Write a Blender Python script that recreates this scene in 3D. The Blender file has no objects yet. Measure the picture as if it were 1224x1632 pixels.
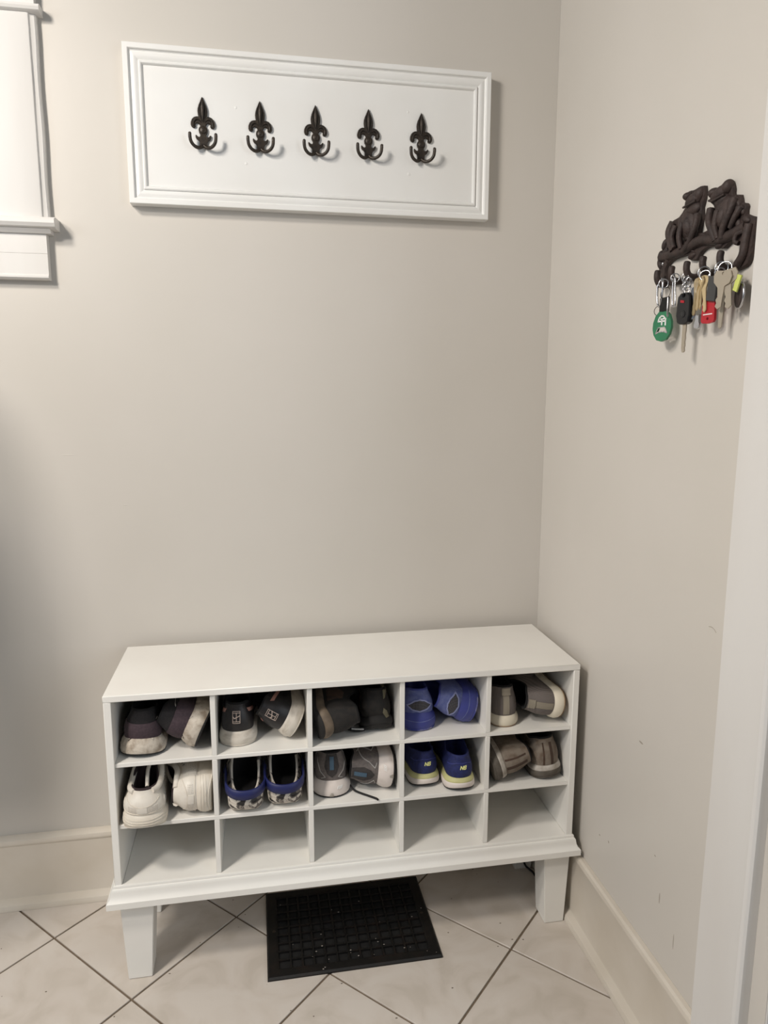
import bpy, bmesh, math, random
from mathutils import Vector, Matrix
from mathutils.bvhtree import BVHTree

sc = bpy.context.scene
COL = sc.collection
random.seed(4)
R = math.radians

# ------------------------------------------------------------------ camera
F_PX, PITCH, YAW, ROLL = 1131.2, -0.1624, 0.1779, 0.0022
cd = bpy.data.cameras.new('camera')
cam = bpy.data.objects.new('camera', cd)
COL.objects.link(cam)
fw = Vector((math.sin(YAW) * math.cos(PITCH), math.cos(YAW) * math.cos(PITCH), math.sin(PITCH)))
r0 = Vector((math.cos(YAW), -math.sin(YAW), 0))
u0 = r0.cross(fw)
rt = r0 * math.cos(ROLL) + u0 * math.sin(ROLL)
up = -r0 * math.sin(ROLL) + u0 * math.cos(ROLL)
m = Matrix((rt, up, -fw)).transposed().to_4x4()
m.translation = Vector((-0.7594, -1.8013, 1.2958))
cam.matrix_world = m
cd.sensor_fit = 'VERTICAL'
cd.sensor_height = 36
cd.lens = F_PX / 1632 * 36
cd.clip_start = 0.01
sc.camera = cam

# ------------------------------------------------------------------ light
world = bpy.data.worlds.new('room_light')
sc.world = world
world.use_nodes = True
bg = world.node_tree.nodes['Background']
bg.inputs[0].default_value = (0.82, 0.91, 1.0, 1)
bg.inputs[1].default_value = 0.15


def area(name, loc, target, sx, sy, power, color, shape='RECTANGLE'):
    l = bpy.data.lights.new(name, 'AREA')
    l.shape = shape
    l.size = sx
    l.size_y = sy
    l.energy = power
    l.color = color
    o = bpy.data.objects.new(name, l)
    COL.objects.link(o)
    o.location = loc
    o.rotation_euler = (Vector(target) - Vector(loc)).to_track_quat('-Z', 'Y').to_euler()
    return o


area('ceiling_lamp', (-2.3, -1.85, 2.42), (-1.3, -0.7, 0.5), 0.36, 0.36, 28, (1.0, 0.93, 0.85), 'DISK')
area('ceiling_lamp', (-1.9, -1.25, 2.55), (-1.2, -0.4, 0.3), 0.30, 0.30, 26, (1.0, 0.925, 0.835), 'DISK')
area('doorway_daylight', (0.9, -2.3, 1.55), (-0.7, -0.1, 1.1), 1.0, 1.7, 16, (0.86, 0.93, 1.0))
area('added_cool_fill', (-3.6, -2.0, 1.95), (-0.1, -0.8, 1.3), 1.3, 1.3, 17, (0.88, 0.94, 1.0))  # added cool fill aimed at the door casing; no window stands there

sc.view_settings.view_transform = 'Standard'
sc.view_settings.look = 'None'
sc.view_settings.gamma = 1
sc.view_settings.use_curve_mapping = False
sc.view_settings.exposure = 0.02

# ------------------------------------------------------------------ helpers


def srgb(r, g, b):
    f = lambda c: (c / 255 / 12.92) if c / 255 <= 0.04045 else ((c / 255 + 0.055) / 1.055) ** 2.4
    return (f(r), f(g), f(b), 1)


def mat(name, col, rough=0.6, col2=None, scale=20, bump=0.0, bscale=200, metal=0.0, spec=0.5, contrast=(0.35, 0.65), detail=4, stretch=None):
    m = bpy.data.materials.new(name)
    m.use_nodes = True
    nt = m.node_tree
    b = nt.nodes['Principled BSDF']
    b.inputs['Base Color'].default_value = col
    b.inputs['Roughness'].default_value = rough
    b.inputs['Metallic'].default_value = metal
    b.inputs['Specular IOR Level'].default_value = spec
    tc = nt.nodes.new('ShaderNodeTexCoord')
    src = tc.outputs['Object']
    if stretch:
        mp = nt.nodes.new('ShaderNodeMapping')
        mp.inputs['Scale'].default_value = stretch
        nt.links.new(src, mp.inputs[0])
        src = mp.outputs[0]
    if col2:
        n = nt.nodes.new('ShaderNodeTexNoise')
        n.inputs['Scale'].default_value = scale
        n.inputs['Detail'].default_value = detail
        nt.links.new(src, n.inputs['Vector'])
        r = nt.nodes.new('ShaderNodeValToRGB')
        r.color_ramp.elements[0].position = contrast[0]
        r.color_ramp.elements[1].position = contrast[1]
        r.color_ramp.elements[0].color = col
        r.color_ramp.elements[1].color = col2
        nt.links.new(n.outputs['Fac'], r.inputs[0])
        nt.links.new(r.outputs[0], b.inputs['Base Color'])
    if bump:
        n2 = nt.nodes.new('ShaderNodeTexNoise')
        n2.inputs['Scale'].default_value = bscale
        n2.inputs['Detail'].default_value = 3
        nt.links.new(src, n2.inputs['Vector'])
        bp = nt.nodes.new('ShaderNodeBump')
        bp.inputs['Strength'].default_value = bump
        bp.inputs['Distance'].default_value = 0.002
        nt.links.new(n2.outputs['Fac'], bp.inputs['Height'])
        nt.links.new(bp.outputs[0], b.inputs['Normal'])
    return m


def wave_mat(name, c1, c2, scale, rough=0.8, direction='Z', bump=0.4):
    """ribbed knit"""
    m = mat(name, c1, rough)
    nt = m.node_tree
    b = nt.nodes['Principled BSDF']
    tc = nt.nodes.new('ShaderNodeTexCoord')
    w = nt.nodes.new('ShaderNodeTexWave')
    w.bands_direction = direction
    w.inputs['Scale'].default_value = scale
    w.inputs['Distortion'].default_value = 0.6
    nt.links.new(tc.outputs['Object'], w.inputs['Vector'])
    r = nt.nodes.new('ShaderNodeValToRGB')
    r.color_ramp.elements[0].color = c1
    r.color_ramp.elements[1].color = c2
    nt.links.new(w.outputs['Fac'], r.inputs[0])
    nt.links.new(r.outputs[0], b.inputs['Base Color'])
    bp = nt.nodes.new('ShaderNodeBump')
    bp.inputs['Strength'].default_value = bump
    bp.inputs['Distance'].default_value = 0.001
    nt.links.new(w.outputs['Fac'], bp.inputs['Height'])
    nt.links.new(bp.outputs[0], b.inputs['Normal'])
    return m


def grid_mat(name, c1, c2, scale, rough=0.7):
    """open mesh: pale crossing threads over a dark ground"""
    m = mat(name, c1, rough)
    nt = m.node_tree
    b = nt.nodes['Principled BSDF']
    tc = nt.nodes.new('ShaderNodeTexCoord')
    ws = []
    for d in ('X', 'Z'):
        w = nt.nodes.new('ShaderNodeTexWave')
        w.bands_direction = d
        w.inputs['Scale'].default_value = scale
        nt.links.new(tc.outputs['Object'], w.inputs['Vector'])
        ws.append(w)
    mx = nt.nodes.new('ShaderNodeMath')
    mx.operation = 'MULTIPLY'
    nt.links.new(ws[0].outputs['Fac'], mx.inputs[0])
    nt.links.new(ws[1].outputs['Fac'], mx.inputs[1])
    r = nt.nodes.new('ShaderNodeValToRGB')
    r.color_ramp.elements[0].color = c1
    r.color_ramp.elements[1].color = c2
    r.color_ramp.elements[0].position = 0.25
    r.color_ramp.elements[1].position = 0.8
    nt.links.new(mx.outputs[0], r.inputs[0])
    nt.links.new(r.outputs[0], b.inputs['Base Color'])
    return m


def camo_mat(name):
    m = mat(name, (0.3, 0.3, 0.3, 1), 0.6)
    nt = m.node_tree
    b = nt.nodes['Principled BSDF']
    tc = nt.nodes.new('ShaderNodeTexCoord')
    n = nt.nodes.new('ShaderNodeTexNoise')
    n.inputs['Scale'].default_value = 34
    n.inputs['Detail'].default_value = 1.5
    n.inputs['Distortion'].default_value = 1.2
    nt.links.new(tc.outputs['Object'], n.inputs['Vector'])
    r = nt.nodes.new('ShaderNodeValToRGB')
    r.color_ramp.interpolation = 'CONSTANT'
    e = r.color_ramp.elements
    e[0].position = 0
    e[0].color = srgb(48, 45, 44)
    e[1].position = 0.37
    e[1].color = srgb(105, 98, 92)
    for p, c in ((0.42, srgb(204, 196, 184)), (0.58, srgb(150, 142, 134)), (0.64, srgb(60, 56, 54))):
        x = e.new(p)
        x.color = c
    nt.links.new(n.outputs['Fac'], r.inputs[0])
    nt.links.new(r.outputs[0], b.inputs['Base Color'])
    return m


def tag(o, label=None, cat=None, group=None, kind=None):
    if label:
        o['label'] = label
    if cat:
        o['category'] = cat
    if group:
        o['group'] = group
    if kind:
        o['kind'] = kind
    return o


def empty(name, loc=(0, 0, 0)):
    o = bpy.data.objects.new(name, None)
    o.empty_display_size = 0.05
    o.location = loc
    COL.objects.link(o)
    return o


def mesh(name, verts, faces, material, parent=None, smooth=False, fix=True):
    me = bpy.data.meshes.new(name)
    me.from_pydata([tuple(v) for v in verts], [], faces)
    if fix:
        bm = bmesh.new()
        bm.from_mesh(me)
        bmesh.ops.recalc_face_normals(bm, faces=bm.faces)
        bm.to_mesh(me)
        bm.free()
    me.materials.append(material)
    if smooth:
        me.polygons.foreach_set('use_smooth', [True] * len(me.polygons))
        if smooth != True:
            try:
                me.set_sharp_from_angle(angle=R(smooth))
            except Exception:
                pass
    o = bpy.data.objects.new(name, me)
    COL.objects.link(o)
    if parent:
        o.parent = parent
    return o


def keep(o, parent):
    """parent without moving"""
    o.parent = parent
    o.matrix_parent_inverse = (Matrix.Translation(parent.location) @ parent.rotation_euler.to_matrix().to_4x4()).inverted()
    return o


def box_geo(lo, hi, bev=0.0, seg=2):
    bm = bmesh.new()
    bmesh.ops.create_cube(bm, size=1)
    for v in bm.verts:
        for i in range(3):
            v.co[i] = lo[i] + (v.co[i] + 0.5) * (hi[i] - lo[i])
    if bev:
        bmesh.ops.bevel(bm, geom=bm.edges[:], offset=bev, segments=seg, affect='EDGES', profile=0.5)
    bm.verts.index_update()
    vs = [v.co.copy() for v in bm.verts]
    fs = [[v.index for v in f.verts] for f in bm.faces]
    bm.free()
    return vs, fs


def box(name, lo, hi, material, parent=None, bev=0.0, seg=2):
    vs, fs = box_geo(lo, hi, bev, seg)
    return mesh(name, vs, fs, material, parent, smooth=40 if bev else False)


def merge(*geos):
    V, Fs = [], []
    for v, f in geos:
        n = len(V)
        V += list(v)
        Fs += [[i + n for i in q] for q in f]
    return V, Fs


def spline(pts, n=6, closed=False):
    P = [Vector(p) for p in pts]
    out = []
    N = len(P)
    rng = range(N if closed else N - 1)
    for i in rng:
        if closed:
            a, b, c, d = P[i - 1], P[i], P[(i + 1) % N], P[(i + 2) % N]
        else:
            a, b, c, d = P[max(i - 1, 0)], P[i], P[i + 1], P[min(i + 2, N - 1)]
        for k in range(n):
            t = k / n
            out.append(0.5 * ((2 * b) + (c - a) * t + (2 * a - 5 * b + 4 * c - d) * t * t + (3 * b - a - 3 * c + d) * t ** 3))
    if not closed:
        out.append(P[-1])
    return out


def tube_geo(pts, rad, seg=10, closed=False, flat=None):
    """round (or flattened) bar along pts; rad a number or a list"""
    P = [Vector(p) for p in pts]
    N = len(P)
    vs, fs = [], []
    ref = None
    for i, p in enumerate(P):
        if closed:
            d = P[(i + 1) % N] - P[i - 1]
        else:
            d = P[min(i + 1, N - 1)] - P[max(i - 1, 0)]
        d.normalize()
        if ref is None:
            ref = Vector((0, 0, 1)) if abs(d.z) < 0.8 else Vector((1, 0, 0))
        a = d.cross(ref)
        if a.length < 1e-6:
            a = d.cross(Vector((0, 1, 0)))
        a.normalize()
        b = a.cross(d).normalized()
        ref = b
        r = rad[i] if isinstance(rad, (list, tuple)) else rad
        for k in range(seg):
            t = 2 * math.pi * k / seg
            vs.append(p + a * math.cos(t) * r * (flat or 1) + b * math.sin(t) * r)
    for i in range(N if closed else N - 1):
        j = (i + 1) % N
        for k in range(seg):
            l = (k + 1) % seg
            fs.append([i * seg + k, i * seg + l, j * seg + l, j * seg + k])
    if not closed:
        fs.append(list(range(seg)))
        fs.append([(N - 1) * seg + k for k in range(seg)])
    return vs, fs


def tube(name, pts, rad, material, parent=None, seg=10, closed=False, flat=None):
    v, f = tube_geo(pts, rad, seg, closed, flat)
    return mesh(name, v, f, material, parent, smooth=60)


def ellipsoid_geo(c, r, seg=12, rings=8, rot=None):
    vs, fs = [], []
    for i in range(1, rings):
        ph = math.pi * i / rings
        for k in range(seg):
            t = 2 * math.pi * k / seg
            v = Vector((r[0] * math.sin(ph) * math.cos(t), r[1] * math.sin(ph) * math.sin(t), r[2] * math.cos(ph)))
            if rot:
                v = rot @ v
            vs.append(Vector(c) + v)
    top, bot = len(vs), len(vs) + 1
    a, b = Vector((0, 0, r[2])), Vector((0, 0, -r[2]))
    if rot:
        a, b = rot @ a, rot @ b
    vs += [Vector(c) + a, Vector(c) + b]
    for i in range(rings - 2):
        for k in range(seg):
            l = (k + 1) % seg
            fs.append([i * seg + k, i * seg + l, (i + 1) * seg + l, (i + 1) * seg + k])
    for k in range(seg):
        l = (k + 1) % seg
        fs.append([top, l, k])
        fs.append([bot, (rings - 2) * seg + k, (rings - 2) * seg + l])
    return vs, fs


def plate_geo(outline, holes, to3, depth, bev=0.0):
    """a flat cut-out with holes, given thickness; outline in 2-D, to3(a, b, d) places it at depth d"""
    from mathutils.geometry import tessellate_polygon
    loops = [[Vector((a, b, 0)) for a, b in outline]] + [[Vector((a, b, 0)) for a, b in h] for h in holes]
    flat = [p for l in loops for p in l]
    tris = tessellate_polygon(loops)
    n = len(flat)
    # bevel: inset ring on the front
    vs = [to3(p.x, p.y, 0.0) for p in flat] + [to3(p.x, p.y, depth - bev) for p in flat]
    fs = [list(reversed(t)) for t in tris]
    ins = []
    s = 0
    for li, l in enumerate(loops):
        k = len(l)
        area2 = sum(l[i].x * l[(i + 1) % k].y - l[(i + 1) % k].x * l[i].y for i in range(k))
        sg = (1 if area2 > 0 else -1) * (1 if li == 0 else -1)
        for i in range(k):
            d1 = (l[i] - l[i - 1]).normalized()
            d2 = (l[(i + 1) % k] - l[i]).normalized()
            nn = Vector((-(d1 + d2).y, (d1 + d2).x, 0))
            nn = nn.normalized() if nn.length > 1e-6 else Vector((-d1.y, d1.x, 0))
            ins.append(l[i] + nn * sg * bev * 0.8)
        for i in range(k):
            j = (i + 1) % k
            fs.append([s + i, s + j, n + s + j, n + s + i])
            if bev:
                fs.append([n + s + i, n + s + j, 2 * n + s + j, 2 * n + s + i])
        s += k
    if bev:
        vs += [to3(p.x, p.y, depth) for p in ins]
        fs += [[2 * n + i for i in t] for t in tris]
    else:
        fs += [[n + i for i in t] for t in tris]
    return vs, fs


def sweep_profile(name, path, prof, material, parent=None, closed=False, sm=30):
    """path: list of (point, side vector, up vector); prof: list of (side, up)"""
    vs, fs = [], []
    k = len(prof)
    for p, s, u in path:
        for a, b in prof:
            vs.append(Vector(p) + Vector(s) * a + Vector(u) * b)
    N = len(path)
    for i in range(N if closed else N - 1):
        j = (i + 1) % N
        for a in range(k):
            c = (a + 1) % k
            fs.append([i * k + a, i * k + c, j * k + c, j * k + a])
    if not closed:
        fs.append(list(range(k)))
        fs.append([(N - 1) * k + a for a in range(k)])
    return mesh(name, vs, fs, material, parent, smooth=sm)


# ------------------------------------------------------------------ materials
M = {}
M['wall'] = mat('wall_paint', srgb(206, 201, 194), 0.42, srgb(202, 197, 189), 1.7, 0.10, 38, spec=0.35, detail=3)
M['trim'] = mat('gloss_trim_paint', srgb(217, 215, 212), 0.5, srgb(212, 209, 205), 6, 0.35, 26, spec=0.2, stretch=(1, 1, 0.25))
M['base'] = mat('baseboard_paint', srgb(214, 206, 194), 0.3, srgb(206, 197, 183), 7, 0.18, 30)
M['rackwhite'] = mat('rack_white_paint', srgb(230, 230, 228), 0.42, srgb(226, 225, 222), 5, 0.06, 60)
M['bench'] = mat('bench_white_paint', srgb(234, 232, 226), 0.4, srgb(229, 226, 220), 5, 0.08, 90)
M['iron'] = mat('black_bronze_iron', srgb(43, 38, 33), 0.42, srgb(62, 53, 44), 120, 0.25, 300, metal=0.35)
M['castiron'] = mat('rusty_brown_cast_iron', srgb(49, 40, 38), 0.62, srgb(64, 51, 47), 60, 0.55, 220, metal=0.15)
M['grout'] = mat('brown_grout', srgb(120, 106, 90), 0.9, srgb(104, 90, 74), 40, 0.3, 200)
M['register'] = mat('black_register_metal', srgb(14, 13, 12), 0.55, srgb(32, 23, 18), 22, 0.3, 120, metal=0.2, contrast=(0.5, 0.75))
M['duct_shade'] = mat('painted_duct_shade', srgb(6, 6, 6), 0.9)
M['dust'] = mat('pale_grit', srgb(150, 142, 134), 0.9)
M['scuff'] = mat('grey_scuff', srgb(164, 155, 144), 0.8)
M['chip'] = mat('brown_paint_chip', srgb(104, 92, 78), 0.8)
M['steel'] = mat('bright_steel', srgb(205, 205, 208), 0.22, metal=1.0)
M['nickel'] = mat('nickel_key_metal', srgb(176, 166, 150), 0.35, metal=0.5)
M['brass'] = mat('brass_key_metal', srgb(206, 186, 146), 0.3, metal=0.55)
M['green'] = mat('green_plastic', srgb(44, 122, 84), 0.35, srgb(40, 113, 78), 30)
M['red'] = mat('red_plastic', srgb(172, 24, 38), 0.35)
M['black'] = mat('black_plastic', srgb(20, 20, 22), 0.35)
M['webbing'] = mat('black_webbing', srgb(14, 14, 15), 0.8, None, 1, 0.5, 700)
M['darkgrey'] = mat('dark_grey_card', srgb(62, 62, 62), 0.6)
M['white'] = mat('white_print', srgb(232, 232, 230), 0.5)
M['yellow'] = mat('lime_plastic', srgb(200, 208, 110), 0.5)
M['cable'] = mat('black_cable', srgb(20, 18, 17), 0.5)


def tile_material():
    m = mat('cream_marbled_tile', srgb(205, 197, 187), 0.30, spec=0.45)
    nt = m.node_tree
    b = nt.nodes['Principled BSDF']
    g = nt.nodes.new('ShaderNodeNewGeometry')
    oi = nt.nodes.new('ShaderNodeObjectInfo')
    add = nt.nodes.new('ShaderNodeVectorMath')
    add.operation = 'ADD'
    mul = nt.nodes.new('ShaderNodeMath')
    mul.operation = 'MULTIPLY'
    mul.inputs[1].default_value = 37
    nt.links.new(oi.outputs['Random'], mul.inputs[0])
    nt.links.new(g.outputs['Position'], add.inputs[0])
    nt.links.new(mul.outputs[0], add.inputs[1])
    n = nt.nodes.new('ShaderNodeTexNoise')
    n.inputs['Scale'].default_value = 7
    n.inputs['Detail'].default_value = 6
    n.inputs['Distortion'].default_value = 1.6
    nt.links.new(add.outputs[0], n.inputs['Vector'])
    r = nt.nodes.new('ShaderNodeValToRGB')
    e = r.color_ramp.elements
    e[0].position = 0.34
    e[0].color = srgb(194, 185, 174)
    e[1].position = 0.6
    e[1].color = srgb(206, 198, 189)
    x = e.new(0.47)
    x.color = srgb(202, 193, 183)
    nt.links.new(n.outputs['Fac'], r.inputs[0])
    nt.links.new(r.outputs[0], b.inputs['Base Color'])
    return m


M['tile'] = tile_material()

# ------------------------------------------------------------------ room shell
wb = box('wall_back', (-2.7, 0, -0.02), (0.12, 0.12, 2.7), M['wall'])
tag(wb, 'greige painted wall behind the shoe bench', 'wall', kind='structure')
wr = box('wall_right', (0, -0.955, -0.02), (0.12, -0.0002, 2.7), M['wall'])
tag(wr, 'greige painted wall carrying the iron key rack', 'wall', kind='structure')

fl = box('floor', (-2.7, -2.6, -0.06), (0.5, -0.0005, -0.0035), M['grout'])
tag(fl, 'cream marbled tiles laid diagonally with brown grout', 'floor', kind='structure')


def clip(poly, ax, val, keep_less=True):
    out = []
    for i in range(len(poly)):
        a, b = poly[i], poly[(i + 1) % len(poly)]
        ia = (a[ax] <= val) if keep_less else (a[ax] >= val)
        ib = (b[ax] <= val) if keep_less else (b[ax] >= val)
        if ia:
            out.append(a)
        if ia != ib:
            t = (val - a[ax]) / (b[ax] - a[ax])
            out.append((a[0] + (b[0] - a[0]) * t, a[1] + (b[1] - a[1]) * t))
    return out


T, ANG, OX, OY = 0.3048, 0.7761, -1.0578, -0.375
U = Vector((math.cos(ANG), math.sin(ANG)))
V2 = Vector((math.sin(ANG), -math.cos(ANG)))
gap = 0.0026
VENT = (-0.766, -0.362, -0.381, -0.096)   # x0, x1, y0, y1
for i in range(-9, 9):
    for j in range(-9, 9):
        o = Vector((OX, OY)) + U * (T * i) + V2 * (T * j)
        q = [o + U * gap + V2 * gap, o + U * (T - gap) + V2 * gap, o + U * (T - gap) + V2 * (T - gap), o + U * gap + V2 * (T - gap)]
        poly = [(p.x, p.y) for p in q]
        for ax, val, less in ((0, -0.012, True), (1, -0.012, True), (0, -2.6, False), (1, -2.5, False)):
            if len(poly) > 2:
                poly = clip(poly, ax, val, less)
        if len(poly) < 3:
            continue
        n = len(poly)
        c = Vector((sum(p[0] for p in poly) / n, sum(p[1] for p in poly) / n))
        vs = []
        for z, ins in ((-0.0034, 0), (-0.0009, 0), (0.0, 0.0012)):
            for p in poly:
                d = (c - Vector(p))
                d = d.normalized() if d.length > 1e-6 else d
                vs.append((p[0] + d.x * ins, p[1] + d.y * ins, z))
        fs = [[k, (k + 1) % n, n + (k + 1) % n, n + k] for k in range(n)] + [[n + k, n + (k + 1) % n, 2 * n + (k + 1) % n, 2 * n + k] for k in range(n)]
        fs.append([2 * n + k for k in range(n)])
        mesh('tile', vs, fs, M['tile'], fl)

# baseboards: flat board, rounded top edge, quarter-round shoe at the floor
BH = 0.184
bprof = [(0, 0), (0.036, 0), (0.036, 0.006), (0.033, 0.013), (0.028, 0.018), (0.0195, 0.021), (0.0185, 0.024), (0.0185, BH - 0.02), (0.0205, BH - 0.017), (0.0215, BH - 0.011), (0.0195, BH - 0.004), (0.013, BH), (0, BH)]
bprof_r = [(a * 0.86 if a > 0.03 else a * 0.7, b * 1.005) for a, b in bprof]
bprof_b = [(a * 1.28 if a > 0.03 else a * 1.18, b) for a, b in bprof]
o = sweep_profile('baseboard_back', [((-2.6, -0.0003, 0.0003), (0, -1, 0), (0, 0, 1)), ((-0.0005, -0.0003, 0.0003), (0, -1, 0), (0, 0, 1))], bprof_b, M['base'])
tag(o, 'off-white baseboard with shoe moulding along the wall behind the bench', 'baseboard', kind='structure')
o = sweep_profile('baseboard_right', [((-0.0003, -0.03, 0.0003), (-1, 0, 0), (0, 0, 1)), ((-0.0003, -0.808, 0.0003), (-1, 0, 0), (0, 0, 1))], bprof_r, M['base'])
tag(o, 'off-white baseboard running from the bench leg to the door casing', 'baseboard', kind='structure')

# door casing and jamb on the right wall
cprof = [(-0.0002, -0.808), (-0.019, -0.808), (-0.0215, -0.8105), (-0.0215, -0.906), (-0.0225, -0.911), (-0.0205, -0.9165), (-0.017, -0.92), (-0.0002, -0.92)]
vs, fs = [], []
n = len(cprof)
for k in range(25):
    z = 0.0004 + (2.6 - 0.0004) * k / 24
    for a, b in cprof:
        w = 0.0006 * math.sin(z * 9 + b * 60) if a < -0.01 else 0
        vs.append((a + w, b + 0.0006 * math.sin(z * 5.2 + 1), z))
for k in range(24):
    for a in range(n):
        c = (a + 1) % n
        fs.append([k * n + a, k * n + c, (k + 1) * n + c, (k + 1) * n + a])
fs += [list(range(n)), [24 * n + a for a in range(n)]]
door = empty('door_1', (0.03, -0.95, 0))
tag(door, 'white painted door frame on the wall with the key rack', 'door', kind='structure')


keep(mesh('casing', vs, fs, M['trim'], None, smooth=22), door)
keep(box('jamb_edge', (0.0012, -0.9575, 0.0004), (0.0165, -0.9255, 2.6), M['trim'], None, 0.002), door)
keep(box('jamb', (0.0225, -0.985, 0.0004), (0.12, -0.9562, 2.6), M['trim'], None, 0.002), door)
keep(box('door_stop', (0.042, -0.999, 0.0004), (0.085, -0.9855, 2.6), M['trim'], None, 0.003), door)
keep(box('strike_plate', (0.0235, -0.988, 0.235), (0.038, -0.9852, 0.29), M['chip'], None, 0.001), door)

for y, z, a, b in ((-0.4112, 0.2923, 0.003, 0.002), (-0.453, 0.3024, 0.0025, 0.003), (-0.6339, 0.3935, 0.003, 0.0015), (-0.6585, 0.3184, 0.0018, 0.012), (-0.7122, 0.2669, 0.0012, 0.017), (-0.5579, 0.5961, 0.008, 0.0022)):
    keep(mesh('scuff_mark', *ellipsoid_geo((0, y, z), (0.0003, a, b), 10, 6), M['scuff'], None), wr)
keep(tube('scuff_mark', spline([(0, -0.744, 0.9045), (0, -0.752, 0.906), (0, -0.760, 0.9035), (0, -0.764, 0.900)], 4), 0.0006, M['scuff'], None, 6), wr)
for x, z, a, b in ((-0.1417, 1.3812, 0.002, 0.002), (-0.655, 0.7543, 0.004, 0.0012), (-1.2003, 1.1547, 0.018, 0.0010), (-1.0783, 1.0304, 0.006, 0.0012)):
    keep(mesh('filler_mark', *ellipsoid_geo((x, 0, z), (a, 0.0004, b), 10, 6), M['wall'], None), wb)
spk = []
for k in range(60):
    x, y, r_ = random.uniform(-1.4, -0.06), random.uniform(-0.75, -0.06), random.uniform(0.0006, 0.0016)
    spk.append(ellipsoid_geo((x, y, 0.0002), (r_ * random.uniform(1, 2.2), r_, r_ * 0.4), 6, 4))
o = keep(mesh('grit', *merge(*spk), M['chip'], None), fl)
o['kind'] = 'stuff'

# window trim on the back wall
win = empty('window_1', (-1.75, 0, 1.67))
tag(win, 'white painted window trim with a moulded sill', 'window', kind='structure')


def wtrim(name, prof, x0, x1, seg=1):
    """horizontal moulding on the back wall with mitred-looking square ends"""
    path = [((x0, -0.0003, 0), (0, -1, 0), (0, 0, 1)), ((x1, -0.0003, 0), (0, -1, 0), (0, 0, 1))]
    return keep(sweep_profile(name, path, prof, M['trim'], None), win)


# stool (sill), apron, casing, cap bead
wtrim('sill', [(0, 1.661), (0.034, 1.661), (0.043, 1.664), (0.048, 1.671), (0.047, 1.679), (0.041, 1.684), (0.03, 1.6855), (0, 1.6855)], -2.34, -1.186)
wtrim('sill_cove', [(0, 1.652), (0.027, 1.652), (0.03, 1.655), (0.036, 1.6608), (0, 1.6608)], -2.33, -1.199)
wtrim('apron', [(0, 1.5535), (0.02, 1.5535), (0.025, 1.557), (0.025, 1.561), (0.0215, 1.565), (0.0215, 1.609), (0.0205, 1.6095), (0.0215, 1.610), (0.0215, 1.6518), (0, 1.6518)], -2.32, -1.211)
for xa, xb in ((-1.325, -1.203), (-2.30, -2.19)):
    pr = [(xa, -0.0003), (xa, -0.02), (xa + 0.004, -0.023), (xb - 0.017, -0.024), (xb - 0.0135, -0.0228), (xb - 0.0115, -0.0185), (xb - 0.0095, -0.0175), (xb - 0.0030, -0.0165), (xb, -0.0130), (xb, -0.0003)]
    vs, fs = [], []
    n = len(pr)
    K = 16
    for k in range(K + 1):
        z = 1.6858 + (2.103 - 1.6858) * k / K
        for a, b in pr:
            vs.append((a + (0.0008 * math.sin(z * 31 + a * 5) if a > xb - 0.012 else 0), b, z))
    for k in range(K):
        for a in range(n):
            c = (a + 1) % n
            fs.append([k * n + a, k * n + c, (k + 1) * n + c, (k + 1) * n + a])
    fs += [list(range(n)), [K * n + a for a in range(n)]]
    keep(mesh('casing', vs, fs, M['trim'], None, smooth=22), win)
wtrim('cap_bead', [(0, 2.1032), (0.026, 2.1032), (0.032, 2.106), (0.035, 2.111), (0.032, 2.117), (0.026, 2.1195), (0, 2.1195)], -2.33, -1.191)
wtrim('head_board', [(0, 2.1198), (0.0215, 2.1198), (0.0215, 2.24), (0, 2.24)], -2.32, -1.203)
glassm = mat('window_glass', srgb(190, 205, 215), 0.05, spec=0.8)
keep(box('pane', (-2.16, -0.008, 1.72), (-1.36, -0.003, 2.07), glassm), win)
for lo, hi in (((-2.19, -0.016, 1.686), (-1.3255, -0.0005, 1.72)), ((-2.19, -0.016, 2.07), (-1.3255, -0.0005, 2.1)), ((-2.19, -0.016, 1.7205), (-2.16, -0.0005, 2.0695)), ((-1.36, -0.016, 1.7205), (-1.3255, -0.0005, 2.0695))):
    keep(box('sash', lo, hi, M['trim'], None, 0.002), win)

# ------------------------------------------------------------------ floor register
reg = empty('floor_register', ((VENT[0] + VENT[1]) / 2, (VENT[2] + VENT[3]) / 2, 0))
tag(reg, 'black metal floor register grille with square openings under the bench', 'floor vent')
x0, x1, y0, y1 = VENT
cx, cy = reg.location.x, reg.location.y
hw, hd = (x1 - x0) / 2, (y1 - y0) / 2
bo = 0.027   # flange width
fr = []
lip = 0.007
prof = [(0, 0.0004), (0, 0.0035), (0.004, lip), (bo - 0.006, lip + 0.0006), (bo, lip - 0.002), (bo, 0.0004)]
corner = [(-hw, -hd, 1, 1), (hw, -hd, -1, 1), (hw, hd, -1, -1), (-hw, hd, 1, -1)]
sweep_profile('flange', [((a, b, 0), (sa, sb, 0), (0, 0, 1)) for a, b, sa, sb in corner], prof, M['register'], reg, closed=True)
box('duct_shade_sheet', (-hw + bo - 0.001, -hd + bo - 0.001, 0.0004), (hw - bo + 0.001, hd - bo + 0.001, 0.0012), M['duct_shade'], reg)  # black sheet over the tiles, its colour standing in for shade below the bars
NX, NY = 13, 9
gx0, gx1, gy0, gy1 = -hw + bo, hw - bo, -hd + bo, hd - bo
for i in range(1, NX):
    x = gx0 + (gx1 - gx0) * i / NX
    box('bar', (x - 0.0022, gy0 - 0.001, 0.0016), (x + 0.0022, gy1 + 0.001, 0.0056), M['register'], reg)
for j in range(1, NY):
    y = gy0 + (gy1 - gy0) * j / NY
    box('bar', (gx0 - 0.001, y - 0.0022, 0.0018), (gx1 + 0.001, y + 0.0022, 0.0063 if j in (2, 6) else 0.0058), M['register'], reg)
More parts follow.
